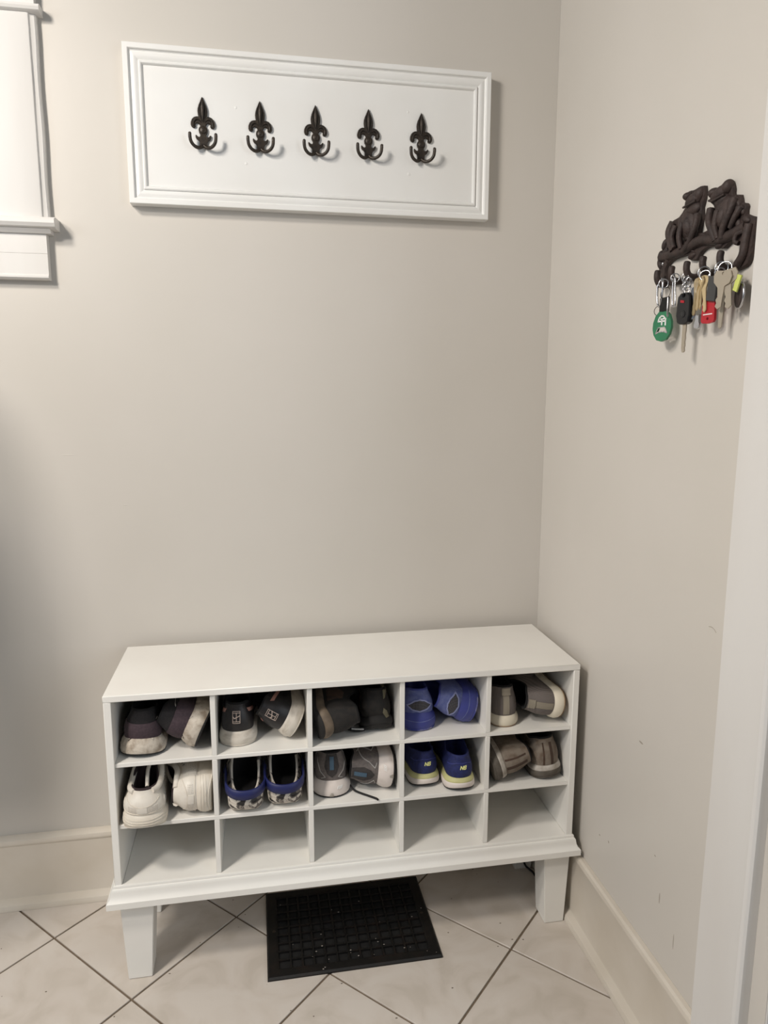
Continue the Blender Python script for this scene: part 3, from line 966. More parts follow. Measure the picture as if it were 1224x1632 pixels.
on_fob(strokes2([(-0.0095, -0.0265), (0.0095, -0.0265)], 0.0016), M['white'], 'lettering', 0, 0.0004, 0.0045, rorig, 8, D, rtag)
flat_part(D, 'dark_tag', [(-0.0105, 0.004), (-0.0110, -0.034), (0.0100, -0.036), (0.0105, 0.004)], [], 0.0040, M['darkgrey'], (dx - 0.002, -0.7135, 1.4825), 5, 0, 0.001, 4)

# E: nickel keys, medal and lime tag on hook 5
E_ = bunch('nickel_key_set', HY[4] + 0.0170, 'bunch of wide nickel keys with a round medal and lime tag')
ex = -0.0290
ring(E_, 'split_ring', (ex, -0.7290, 1.4960), 0.0095, 0.0011, M['steel'], 0, 60)
ring(E_, 'split_ring', (ex - 0.002, -0.7400, 1.4935), 0.0105, 0.0010, M['steel'], 10, 35)
ring(E_, 'split_ring', (ex - 0.001, -0.7270, 1.4890), 0.0075, 0.0010, M['steel'], -10, 55)
key(E_, (ex - 0.004, -0.7500, 1.4860), M['nickel'], 15, -6, 0.056, 0.0165, True, 0.0068)
key(E_, (ex - 0.007, -0.7450, 1.4850), M['nickel'], 10, 8, 0.054, 0.0160, True, 0.0068)
flat_part(E_, 'long_key', [(-0.0055, 0), (-0.0048, -0.040), (-0.0030, -0.078), (0, -0.0805), (0.0030, -0.078), (0.0052, -0.040), (0.0055, 0)], [], 0.0022, M['nickel'], (ex + 0.003, -0.7330, 1.4830), 20, 0, 0.0004, 1)
med = keep(mesh('medal', *plate_geo(circ(0, 0, 0.0185, 26), [circ(0, 0.0150, 0.0016, 8)], lambda a, b, d: Vector((ex + 0.010, -0.7640, 1.4500)) + Matrix.Rotation(R(-20), 3, 'Z') @ Vector((-d, -a, b)), 0.0026, 0.0006), M['castiron'], None, smooth=30), E_)
ring(med, 'medal_rim', (ex + 0.0105, -0.7640, 1.4500), 0.0185, 0.0019, M['steel'], 0, -20)
for k in range(3):
    flat_part(E_, 'lime_tag', [(-0.0022, 0), (-0.0032, -0.024), (0.0032, -0.025), (0.0022, 0)], [], 0.0030, M['yellow'], (ex + 0.002 - 0.001 * k, -0.7690 - 0.0042 * k, 1.4800 - 0.0012 * k), 10, 0, 0.0006, 14 + 3 * k)

for b_ in bunches:
    b_.location.y -= 0.0170

# ------------------------------------------------------------------ shoes
NU = 56


def lerp(a, b, t):
    return a + (b - a) * t


def interp(tab, s):
    for (a, x), (b, y) in zip(tab[:-1], tab[1:]):
        if s <= b:
            t = (s - a) / (b - a)
            t = t * t * (3 - 2 * t)
            return x + (y - x) * t
    return tab[-1][1]


class Foot:
    """outline of one foot: heel at y = 0, toe at y = L"""

    def __init__(s, L, wh, wb, side):
        s.L, s.wh, s.wb, s.side = L, wh, wb, side
        s.pts = [s.at(k / NU) for k in range(NU)]
        s.nor = []
        for k in range(NU):
            d = (s.pts[(k + 1) % NU] - s.pts[k - 1]).normalized()
            s.nor.append(Vector((d.y, -d.x)))

    def hw(s, q):
        base = interp([(0, s.wh / 2), (0.12, s.wh / 2), (0.4, s.wh * 0.47), (0.72, s.wb / 2), (1, s.wb * 0.44)], q)
        a = min(q / 0.15, 1)
        b = min((1 - q) / 0.30, 1)
        return base * math.sqrt(max(0, 1 - (1 - a) ** 2.3)) * math.sqrt(max(0, 1 - (1 - b) ** 2.2))

    def at(s, u):
        q = (1 - math.cos(2 * math.pi * u)) / 2
        x = s.hw(q) * (1 if u < 0.5 else -1)
        return Vector((x + s.side * 0.008 * math.sin(math.pi * min(q * 1.1, 1)) * (q), q * s.L))

    def q(s, k):
        return (1 - math.cos(2 * math.pi * k / NU)) / 2


def rings_geo(rings, cap0=False, cap1=False, close=True):
    n = len(rings[0])
    vs = [v for r in rings for v in r]
    fs = []
    for i in range(len(rings) - 1):
        for k in range(n if close else n - 1):
            l = (k + 1) % n
            fs.append([i * n + k, i * n + l, (i + 1) * n + l, (i + 1) * n + k])
    for on, i in ((cap0, 0), (cap1, len(rings) - 1)):
        if on:
            # strip fill between the two sides (k and n-k)
            b = i * n
            fs.append([b, b + 1, b + n - 1])
            for k in range(1, n // 2 - 1):
                fs.append([b + k, b + k + 1, b + n - k - 1, b + n - k])
            h = n // 2
            fs.append([b + h - 1, b + h, b + h + 1])
    return vs, fs


def bvh_of(*geos):
    v, f = merge(*geos)
    return BVHTree.FromPolygons([tuple(p) for p in v], f)


def decal(name, polys, bvh, material, parent, view='back', off=0.0007, edge=0.004):
    """raised patch or stitched line following the shoe surface"""
    V_, F_ = [], []
    for poly in polys:
        bm = bmesh.new()
        f = bm.faces.new([bm.verts.new((a, b, 0)) for a, b in poly])
        bmesh.ops.triangulate(bm, faces=[f])
        for _ in range(5):
            long = [e for e in bm.edges if e.calc_length() > edge]
            if not long:
                break
            bmesh.ops.subdivide_edges(bm, edges=long, cuts=1, use_grid_fill=False)
            bmesh.ops.triangulate(bm, faces=[f for f in bm.faces if len(f.verts) > 3])
        bm.verts.index_update()
        pos, ok = [], []
        for v in bm.verts:
            a, b = v.co.x, v.co.y
            if view == 'back':
                h = bvh.ray_cast(Vector((a, -0.2, b)), Vector((0, 1, 0)))
            elif view == 'R':
                h = bvh.ray_cast(Vector((0.3, a, b)), Vector((-1, 0, 0)))
            elif view == 'L':
                h = bvh.ray_cast(Vector((-0.3, a, b)), Vector((1, 0, 0)))
            else:
                h = bvh.ray_cast(Vector((a, b, -0.2)), Vector((0, 0, 1)))
            dirv = {'back': Vector((0, 1, 0)), 'R': Vector((-1, 0, 0)), 'L': Vector((1, 0, 0)), 'under': Vector((0, 0, 1))}[view]
            if h[0] is None:
                pos.append(None)
            else:
                n = h[1]
                if n.dot(dirv) > 0:
                    n = -n
                pos.append((h[0] + n * off, h[0] - n * 0.0008))
        base = len(V_)
        idx = {}
        for i, p in enumerate(pos):
            if p:
                idx[i] = len(V_)
                V_ += [p[0], p[1]]
        for f in bm.faces:
            q = [v.index for v in f.verts]
            if all(i in idx for i in q):
                F_.append([idx[i] for i in q])
        for e in bm.edges:
            if len(e.link_faces) == 1:
                a, b = e.verts[0].index, e.verts[1].index
                if a in idx and b in idx:
                    F_.append([idx[a], idx[b], idx[b] + 1, idx[a] + 1])
        bm.free()
    if not V_:
        return None
    return mesh(name, V_, F_, material, parent, smooth=40)


def shoe(name, label, L=0.25, wh=0.072, wb=0.092, side=1, th=0.030, tt=0.020, hh=0.062, hs=0.045, ht=0.075, op=(0.045, 0.50, 0.062), flare=0.005, kick=0.0,
         upper=None, lining=None, mid=None, mid2=None, out=None, out_t=0.004, spring=0.012, heel_lift=0.0, wavy=0.0, laces=None, tongue=None, lip=0.004, bulge=0.004, lean=1.7, cat='shoe', hcurve=0.0):
    flat_tongue = 'side' in label or 'leaning' in label
    root = empty(name)
    tag(root, label, cat)
    ft = Foot(L, wh, wb, side)
    zb = lambda q: spring * max(0, (q - 0.66) / 0.34) ** 2 + heel_lift * max(0, (0.10 - q) / 0.10) ** 1.5
    ztop = lambda q: lerp(th, tt, min(1, q * 1.15)) + spring * max(0, (q - 0.6) / 0.4) ** 2 * 0.9 + kick * max(0, 1 - q / 0.13) ** 1.5
    parts = []
    # outsole
    rr = []
    for t, o in ((0, -0.003), (0.35, 0), (1, 0)):
        rr.append([Vector((*(ft.pts[k] + ft.nor[k] * (flare * 0.9 + o)), zb(ft.q(k)) + out_t * t)) for k in range(NU)])
    g_out = rings_geo(rr, True, True)
    parts.append(mesh('outsole', *g_out, out, root, smooth=50))
    # midsole in one or two bands
    bands = [(0, 1, mid, 'midsole')] if not mid2 else [(0, 0.56, mid, 'midsole'), (0.56, 1, mid2, 'midsole_band')]
    g_mid = []
    for a, b, mm, nm in bands:
        rr = []
        K = 6
        for i in range(K + 1):
            t = lerp(a, b, i / K)
            o = lerp(flare, 0.0008, t ** 1.2) + 0.0028 * math.sin(math.pi * t) + (0.0012 * (1 if i in (0, K) else 0) * -1)
            ring_ = []
            for k in range(NU):
                q = ft.q(k)
                z0, z1 = zb(q) + out_t * 0.98, ztop(q)
                w = wavy * math.sin(k * 1.9 + i * 2.1) * math.sin(math.pi * t)
                ring_.append(Vector((*(ft.pts[k] + ft.nor[k] * (o + w)), lerp(z0, z1, t))))
            rr.append(ring_)
        g = rings_geo(rr, False, b == 1)
        parts.append(mesh(nm, *g, mm, root, smooth=50))
        g_mid.append(g)
    # upper: walls rise from the sole to the collar
    s0, s1, ow = op
    ocy, orad = (s0 + s1) / 2 * L, (s1 - s0) / 2 * L

    def opening(k):
        q = ft.q(k)
        y = ocy - orad * math.cos(2 * math.pi * k / NU)
        x = (ow / 2) * math.sin(2 * math.pi * k / NU)
        x = math.copysign(abs(math.sin(2 * math.pi * k / NU)) ** 0.8 * ow / 2, x) * (1 - 0.25 * q)
        return Vector((x + side * 0.004 * q, y))

    def rimz(k):
        q = ft.q(k)
        return interp([(0, th + hh), (0.06, th + hh * 0.985), (0.42, th + hs), (0.75, th + lerp(hs, ht, 0.6)), (1, th + ht)], q)

    K = 11
    rr = []
    for i in range(K + 1):
        t = i / K
        ring_ = []
        for k in range(NU):
            q = ft.q(k)
            e = t ** lerp(lean, 0.95, q)
            gz = t ** lerp(1.0, 0.62, q)
            f = ft.pts[k] - ft.nor[k] * 0.0015
            p = f.lerp(opening(k), e)
            b = bulge * math.sin(math.pi * min(1, t * 1.15)) * (1 - q * 0.4)
            p = p + ft.nor[k] * b
            p.y -= hcurve * max(0, (t - 0.6) / 0.4) ** 2 * max(0, 1 - q / 0.1)
            ring_.append(Vector((p.x, p.y, lerp(ztop(q) - 0.003, rimz(k), gz))))
        rr.append(ring_)
    g_up = rings_geo(rr)
    parts.append(mesh('upper', *g_up, upper, root, smooth=True))
    top = rr[-1]
    c2 = Vector((0, ocy))

    def shrink(p, f, dz):
        return Vector((lerp(c2.x, p.x, f), lerp(c2.y, p.y, f), p.z + dz))

    lr = [top, [shrink(p, 0.985, lip * 0.8) for p in top], [shrink(p, 0.93, lip) for p in top], [shrink(p, 0.86, 0) for p in top], [shrink(p, 0.84, -0.014) for p in top]]
    lr.append([Vector((lerp(c2.x, p.x, 0.86), lerp(c2.y, p.y, 0.86), th + 0.004)) for p in top])
    g_l = rings_geo(lr, False, True)
    parts.append(mesh('lining', *g_l, lining, root, smooth=True))
    if tongue and not flat_tongue:
        ty = s1 * L
        tv, tf = [], []
        for i in range(6):
            t = i / 5
            y = ty + 0.028 - 0.042 * t
            z = th + ht - 0.012 + 0.036 * t
            w = 0.019 + 0.004 * t
            for d in (0, 0.005):
                for j in range(7):
                    a = (j / 6 - 0.5) * 2
                    tv.append(Vector((a * w + side * 0.004, y + d * 0.5 + 0.004 * a * a, z + d - 0.006 * a * a)))
        for i in range(5):
            for j in range(6):
                for s in (0, 7):
                    o = i * 14 + s + j
                    tf.append([o, o + 1, o + 15, o + 14])
            for j in (0, 6):
                o = i * 14 + j
                tf.append([o, o + 7, o + 21, o + 14])
        for j in range(6):
            tf.append([j, j + 1, j + 8, j + 7])
            o = 70 + j
            tf.append([o, o + 1, o + 8, o + 7])
        parts.append(mesh('tongue', tv, tf, tongue, root, smooth=50))
    if laces:
        gl = []
        bv = bvh_of(g_up)
        for i in range(5):
            y = (s1 + 0.05 + 0.045 * i) * L
            p = []
            for j in range(9):
                x = (j / 8 - 0.5) * 0.042 + side * 0.004
                h = bv.ray_cast(Vector((x, y, 0.3)), Vector((0, 0, -1)))
                if h[0]:
                    p.append(h[0] + Vector((0, 0, 0.0012)))
            if len(p) > 3:
                gl.append(tube_geo(p, 0.0022, 6))
        if gl:
            parts.append(mesh('laces', *merge(*gl), laces, root, smooth=60))
    return dict(root=root, parts=parts, up=bvh_of(g_up), sole=bvh_of(*g_mid), all=bvh_of(g_up, *g_mid), ft=ft, th=th, hh=hh, L=L)


def place(root, shelf, x=None, heel=-0.29, roll=0, yaw=0, pitch=0, xmin=None, xmax=None, c=None):
    """stand a shoe on a shelf: heel centre at x (or its side at xmin / xmax); turn it until it fits cubby c"""
    tries = [yaw]
    if c is not None and x is not None:
        tries = [yaw + d for k in range(0, 13) for d in ((k, -k) if k else (0,))]
    best = None
    for yw in tries:
        rot = Matrix.Rotation(R(yw), 4, 'Z') @ Matrix.Rotation(R(pitch), 4, 'X') @ Matrix.Rotation(R(roll), 4, 'Y')
        pts = []

        def walk(o):
            for ch in o.children:
                if ch.type == 'MESH':
                    pts.extend(rot @ v.co for v in ch.data.vertices)
                walk(ch)
        walk(root)
        lo = [min(p[i] for p in pts) for i in range(3)]
        hi = [max(p[i] for p in pts) for i in range(3)]
        if xmin is not None:
            tx = xmin - lo[0]
        elif xmax is not None:
            tx = xmax - hi[0]
        else:
            hp = [p for p in pts if p.y < lo[1] + 0.06]
            tx = x - (min(p.x for p in hp) + max(p.x for p in hp)) / 2
        out = 0
        if c is not None:
            a, b = cell(c)
            out = max(0, a + 0.001 - lo[0] - tx) + max(0, hi[0] + tx - b + 0.001)
        if best is None or out < best[0] - 1e-5:
            best = (out, yw, rot, tx, lo, hi)
        if out == 0:
            break
    out, yw, rot, tx, lo, hi = best
    if out:
        a, b = cell(c)
        tx += max(0, a + 0.001 - lo[0] - tx) - max(0, hi[0] + tx - b + 0.001)
    root.location = (tx, heel - lo[1], shelf + 0.0006 - lo[2])
    root.rotation_euler = rot.to_euler()
    root['group'] = G_ROW


def arc(cx, cz, rx, rz, a0, a1, n=10):
    return [(cx + rx * math.cos(R(lerp(a0, a1, k / n))), cz + rz * math.sin(R(lerp(a0, a1, k / n)))) for k in range(n + 1)]


G_ROW = 'shoes in the bench cubbies'
SM = {}
SM['black_knit'] = mat('black_knit', srgb(22, 20, 22), 0.9, srgb(30, 27, 29), 300, 0.4, 900)
SM['plum'] = mat('dark_plum_knit', srgb(58, 46, 52), 0.85, srgb(68, 54, 60), 200, 0.3, 900)
SM['foam_dirty'] = mat('dirty_white_foam', srgb(196, 186, 172), 0.6, srgb(150, 136, 120), 55, 0.9, 130, contrast=(0.42, 0.68))
SM['rubber_black'] = mat('black_rubber', srgb(20, 19, 19), 0.7, None, 1, 0.4, 300)
SM['dark_lining'] = mat('black_lining', srgb(14, 13, 14), 0.95)
SM['black_leather'] = mat('black_leather', srgb(24, 22, 24), 0.45, srgb(32, 29, 31), 90, 0.2, 500)
SM['sole_scuffed'] = mat('scuffed_pale_rubber', srgb(208, 200, 188), 0.5, srgb(158, 146, 130), 28, 0.3, 120, contrast=(0.48, 0.78), stretch=(1, 1, 3))
SM['pink'] = mat('dusty_pink_tape', srgb(168, 124, 112), 0.6)
SM['logo_line'] = mat('pale_stitch', srgb(196, 178, 166), 0.6)
SM['hiker'] = mat('charcoal_suede', srgb(28, 26, 25), 0.9, srgb(38, 34, 31), 70, 0.4, 400)
SM['hiker_brown'] = mat('brown_suede', srgb(78, 58, 46), 0.9, srgb(60, 46, 38), 60, 0.4, 400)
SM['hiker_sole'] = mat('taupe_rubber', srgb(112, 98, 82), 0.7, srgb(86, 74, 62), 40, 0.3, 200)
SM['hiker_out'] = mat('black_lug_rubber', srgb(28, 26, 25), 0.8, None, 1, 0.4, 120)
SM['khaki'] = mat('khaki_webbing', srgb(112, 106, 86), 0.8)
SM['white'] = M['white']
SM['periwinkle'] = mat('periwinkle_mesh', srgb(82, 92, 146), 0.75, srgb(100, 108, 156), 90, 0.5, 600)
SM['royal'] = mat('royal_blue_foam', srgb(58, 65, 136), 0.5, srgb(50, 56, 124), 16, 0.2, 80)
SM['royal_scuff'] = mat('scuffed_blue_rubber', srgb(58, 66, 140), 0.6, srgb(140, 140, 160), 60, 0.3, 100, contrast=(0.5, 0.7))
SM['silver_tape'] = mat('lilac_grey_tape', srgb(132, 138, 178), 0.5)
SM['mesh_dark'] = grid_mat('black_open_mesh', srgb(24, 24, 30), srgb(128, 124, 130), 95)
SM['taupe_knit'] = wave_mat('taupe_knit', srgb(118, 110, 106), srgb(98, 91, 88), 130, direction='X')
SM['taupe_tape'] = mat('taupe_tape', srgb(140, 132, 118), 0.8, None, 1, 0.3, 600)
SM['cream_sole'] = mat('cream_rubber', srgb(222, 213, 194), 0.5, srgb(168, 148, 116), 30, 0.15, 90, contrast=(0.58, 0.82))
SM['tan_out'] = mat('tan_rubber', srgb(150, 122, 92), 0.7)
SM['white_leather'] = mat('white_leather', srgb(222, 216, 205), 0.45, srgb(214, 206, 194), 40, 0.2, 160)
SM['white_sole'] = mat('white_cupsole', srgb(218, 211, 198), 0.5, srgb(206, 196, 181), 20, 0.15, 120)
SM['maroon_lining'] = mat('dark_maroon_lining', srgb(46, 34, 36), 0.9)
SM['camo'] = camo_mat('grey_camouflage_foam')
SM['navy_strap'] = mat('navy_blue_foam', srgb(27, 35, 90), 0.5, srgb(23, 30, 80), 40)
SM['grey_mesh'] = mat('grey_running_mesh', srgb(96, 90, 88), 0.8, srgb(112, 104, 100), 160, 0.5, 700)
SM['grey_dark'] = mat('charcoal_mesh', srgb(46, 42, 42), 0.8, srgb(56, 52, 50), 160, 0.4, 700)
SM['reflect'] = mat('silver_piping', srgb(168, 164, 160), 0.4)
SM['bluegrey'] = mat('slate_blue_tab', srgb(62, 85, 103), 0.5)
SM['white_foam'] = mat('pinkish_white_foam', srgb(218, 208, 201), 0.55, srgb(190, 178, 168), 26, 0.2, 90, contrast=(0.5, 0.75))
SM['navy_mesh'] = mat('navy_knit', srgb(21, 29, 76), 0.75, srgb(27, 37, 94), 120, 0.4, 700)
SM['lime_foam'] = mat('pale_lime_foam', srgb(196, 193, 138), 0.55, srgb(184, 180, 128), 30)
SM['logo_lime'] = mat('pale_lime_print', srgb(226, 226, 150), 0.5)
SM['mud_suede'] = mat('muddy_taupe_suede', srgb(122, 112, 101), 0.9, srgb(90, 74, 60), 34, 0.4, 300, contrast=(0.42, 0.7))
SM['mud_sole'] = mat('muddy_grey_rubber', srgb(92, 86, 78), 0.8, srgb(70, 62, 52), 30, 0.5, 120)
SM['mud_white'] = mat('dirty_white_midsole', srgb(186, 180, 172), 0.6, srgb(140, 130, 118), 40, 0.3, 120)
SM['brown_tape'] = mat('dark_brown_tape', srgb(64, 48, 38), 0.8)
IN1, IN2 = XL + ST, XR - ST
EDGES = [IN1] + DV + [IN2]


def cell(c):
    return EDGES[c] + (DT / 2 if c else 0), EDGES[c + 1] - (DT / 2 if c < 4 else 0)


def pair(build, c, shelf, names, left, right):
    for (nm, lab, side), kw in zip(names, (left, right)):
        d = build(nm, lab, side)
        tag(d['root'], group=None)
        place(d['root'], shelf, **kw)


# 1,1 black and plum runners with crumbly pale foam
def b11(nm, lab, side):
    d = shoe(nm, lab, L=0.252, wh=0.078, wb=0.076, side=side, th=0.038, tt=0.024, hh=0.060, hs=0.048, ht=0.060, flare=0.010, kick=0.004, wavy=0.0016, heel_lift=0.006, upper=SM['black_knit'], lining=SM['dark_lining'], mid=SM['foam_dirty'], out=SM['rubber_black'], tongue=SM['black_knit'], laces=SM['black_knit'])
    rt_ = d['root']
    band = [(-0.046, 0.037), (0.046, 0.037), (0.046, 0.071), (0.030, 0.073), (-0.030, 0.073), (-0.046, 0.071)]
    decal('heel_band', [band], d['up'], SM['plum'], rt_, off=0.0016)
    for v in 'LR':
        decal('side_band', [[(0.02, 0.037), (0.10, 0.034), (0.09, 0.066), (0.02, 0.072)]], d['up'], SM['plum'], rt_, view=v, off=0.0014)
    decal('reflective_tick', strokes2([(0.030, 0.076), (0.034, 0.083)], 0.0016), d['up'], SM['reflect'], rt_, off=0.0012)
    decal('rubber_heel_patch', [[(-0.026, 0.004), (0.026, 0.004), (0.030, 0.058), (0.0, 0.075), (-0.030, 0.058)]], d['sole'], SM['rubber_black'], rt_, view='under', off=0.0)
    return d


pair(b11, 0, S1, (('running_shoe', 'black and plum knit runner with dirty pale sole standing upright', -1), ('running_shoe', 'black and plum knit runner leaning on its side, dirty pale sole turned outwards', 1)),
     dict(x=-1.0240, heel=-0.3160, yaw=-3, roll=2, c=0), dict(xmax=DV[0] - DT / 2 - 0.001, heel=-0.313, roll=-66, yaw=3))


# 1,2 black court shoes with pale rubber cup
def b12(nm, lab, side):
    d = shoe(nm, lab, L=0.245, wh=0.072, wb=0.080, side=side, th=0.033, tt=0.024, hh=0.060, hs=0.046, ht=0.066, flare=0.006, kick=0.0, upper=SM['black_leather'], lining=SM['dark_lining'], mid=SM['sole_scuffed'], out=SM['sole_scuffed'], tongue=SM['black_knit'], laces=SM['black_knit'], hcurve=0.003)
    rt_ = d['root']
    z = 0.066
    w, h = 0.0078, 0.0125
    lw = 0.0009
    lines = strokes2([(-w, z - h), (w, z - h), (w, z + h), (-w, z + h), (-w, z - h)], lw)
    lines += strokes2([(-w, z - h + 0.0035), (w, z - h + 0.0035)], lw) + strokes2([(-w, z + h - 0.0035), (w, z + h - 0.0035)], lw) + strokes2([(0, z - h + 0.0035), (0, z + h - 0.0035)], lw)
    lines += strokes2([(-0.0068, z + 0.001), (-0.0045, z - 0.0022), (0.0072, z + 0.0030)], 0.0015)
    decal('court_emblem', lines, d['up'], SM['logo_line'], rt_, off=0.0009, edge=0.003)
    decal('heel_counter', [[(-0.018, 0.088), (0.018, 0.088), (0.023, 0.040), (-0.023, 0.040)]], d['up'], SM['black_leather'], rt_, off=0.0005)
    for v in 'LR':
        decal('pink_tape', [[(0.018, 0.073), (0.062, 0.060), (0.062, 0.067), (0.018, 0.081)]], d['up'], SM['pink'], rt_, view=v, off=0.0012)
    return d


pair(b12, 1, S1, (('tennis_shoe', 'black tennis shoe with court emblem on heel standing upright', -1), ('tennis_shoe', 'black tennis shoe with court emblem on heel tipped onto its side', 1)),
     dict(x=-0.8175, heel=-0.296, yaw=0, c=1), dict(xmax=DV[1] - DT / 2 - 0.001, heel=-0.299, roll=-61, yaw=2))


# 1,3 dark hiking shoes
def b13(nm, lab, side, shade_mid=None):
    d = shoe(nm, lab, L=0.25 if not shade_mid else 0.238, wh=0.070, wb=0.078, side=side, th=0.030, tt=0.022, hh=0.068, hs=0.052, ht=0.078, flare=0.006, kick=0.012, out_t=0.010, heel_lift=0.012, upper=SM['hiker'], lining=SM['dark_lining'], mid=shade_mid or SM['hiker_sole'], out=SM['hiker_out'], tongue=SM['hiker'], laces=SM['rubber_black'])
    rt_ = d['root']
    if shade_mid:
        decal('heel_streak', [[(0.010, 0.046), (0.018, 0.034), (0.026, 0.034), (0.020, 0.050), (0.012, 0.058)]], d['all'], SM['khaki'], rt_, off=0.0012)
    if shade_mid:
        decal('pull_loop', [[(0.012, 0.097), (0.022, 0.097), (0.016, 0.080), (0.012, 0.078)]], d['up'], SM['khaki'], rt_, off=0.002)
    for v in 'LR':
        decal('suede_overlay', [[(0.05, 0.036), (0.11, 0.034), (0.12, 0.056), (0.085, 0.075), (0.055, 0.070)]], d['up'], SM['hiker_brown'], rt_, view=v, off=0.0010)
    return d


b = b13('hiking_shoe', 'charcoal hiking shoe lying on its side with taupe sole showing', -1)
place(b['root'], S1, xmin=DV[1] + DT / 2 + 0.002, heel=-0.3245, roll=80, yaw=-4)
# loose strap with pale stitching
strap = keep(tube('strap', spline([(-0.572, -0.262, S1 + 0.012), (-0.560, -0.272, S1 + 0.0095), (-0.545, -0.274, S1 + 0.0075), (-0.530, -0.270, S1 + 0.0062)], 4), 0.0055, SM['rubber_black'], None, 8, False, 0.6), b['root'])
st2 = []
for k in range(9):
    st2.append(box_geo((-0.560 + k * 0.0032, -0.2785, S1 + 0.0120 - k * 0.0004), (-0.5577 + k * 0.0032, -0.2740, S1 + 0.0138 - k * 0.0004)))
mesh('strap_lettering', *merge(*st2), M['white'], strap)
b = b13('hiking_shoe', 'charcoal hiking shoe standing upright with khaki pull loop', 1, SM['hiker_out'])  # midsole coloured black to stand for shade; its pair's midsole is taupe
place(b['root'], S1, x=-0.4990, heel=-0.287, yaw=1, c=2)


# 1,4 blue runners
def b14(nm, lab, side):
    d = shoe(nm, lab, L=0.245, wh=0.074, wb=0.074, side=side, th=0.039, tt=0.028, hh=0.054, hs=0.042, ht=0.056, flare=0.006, kick=0.004, upper=SM['periwinkle'], lining=SM['royal'], mid=SM['royal'], out=SM['royal_scuff'], tongue=SM['periwinkle'], laces=SM['royal'], out_t=0.005)
    rt_ = d['root']
    dia = [(-0.0275, 0.060), (-0.012, 0.071), (0, 0.074), (0.012, 0.071), (0.0275, 0.060), (0.018, 0.052), (0, 0.0475), (-0.018, 0.052)]
    decal('mesh_window', [dia], d['up'], SM['mesh_dark'], rt_, off=0.0009, edge=0.003)
    decal('window_piping', strokes2(dia + dia[:1], 0.0026), d['up'], SM['silver_tape'], rt_, off=0.0020, edge=0.003)
    decal('sole_groove', strokes2([(-0.038, 0.026), (0.0, 0.0235), (0.038, 0.026)], 0.0016), d['sole'], SM['periwinkle'], rt_, off=0.0006)
    return d


pair(b14, 3, S1, (('running_shoe', 'bright blue runner with mesh heel window standing upright', -1), ('running_shoe', 'bright blue runner with mesh heel window tipped onto its side', 1)),
     dict(x=-0.4045, heel=-0.295, yaw=-2, c=3), dict(xmax=DV[3] - DT / 2 - 0.003, heel=-0.296, roll=-72, yaw=5))


# 1,5 taupe knit slip-ons
def b15(nm, lab, side):
    d = shoe(nm, lab, L=0.25, wh=0.066, wb=0.088, side=side, th=0.027, tt=0.022, hh=0.066, hs=0.052, ht=0.064, flare=0.003, upper=SM['taupe_knit'], lining=SM['dark_lining'], mid=SM['cream_sole'], out=SM['tan_out'], out_t=0.002, tongue=SM['taupe_knit'], lean=1.3)
    rt_ = d['root']
    decal('heel_tape', [[(-0.0075, 0.030), (0.0075, 0.030), (0.0075, 0.090), (-0.0075, 0.090)]], d['up'], SM['taupe_tape'], rt_, off=0.0009)
    decal('pull_tab', [[(-0.0095, 0.075), (0.0095, 0.075), (0.0095, 0.0905), (-0.0095, 0.0905)]], d['up'], SM['taupe_tape'], rt_, off=0.0032)
    return d


pair(b15, 4, S1, (('slip_on_shoe', 'taupe knit slip-on shoe with cream sole standing upright', -1), ('slip_on_shoe', 'taupe knit slip-on shoe with stained cream sole lying on its side', 1)),
     dict(x=-0.1950, heel=-0.309, yaw=0, c=4), dict(xmax=IN2 - 0.010, heel=-0.3235, roll=-79, yaw=6))


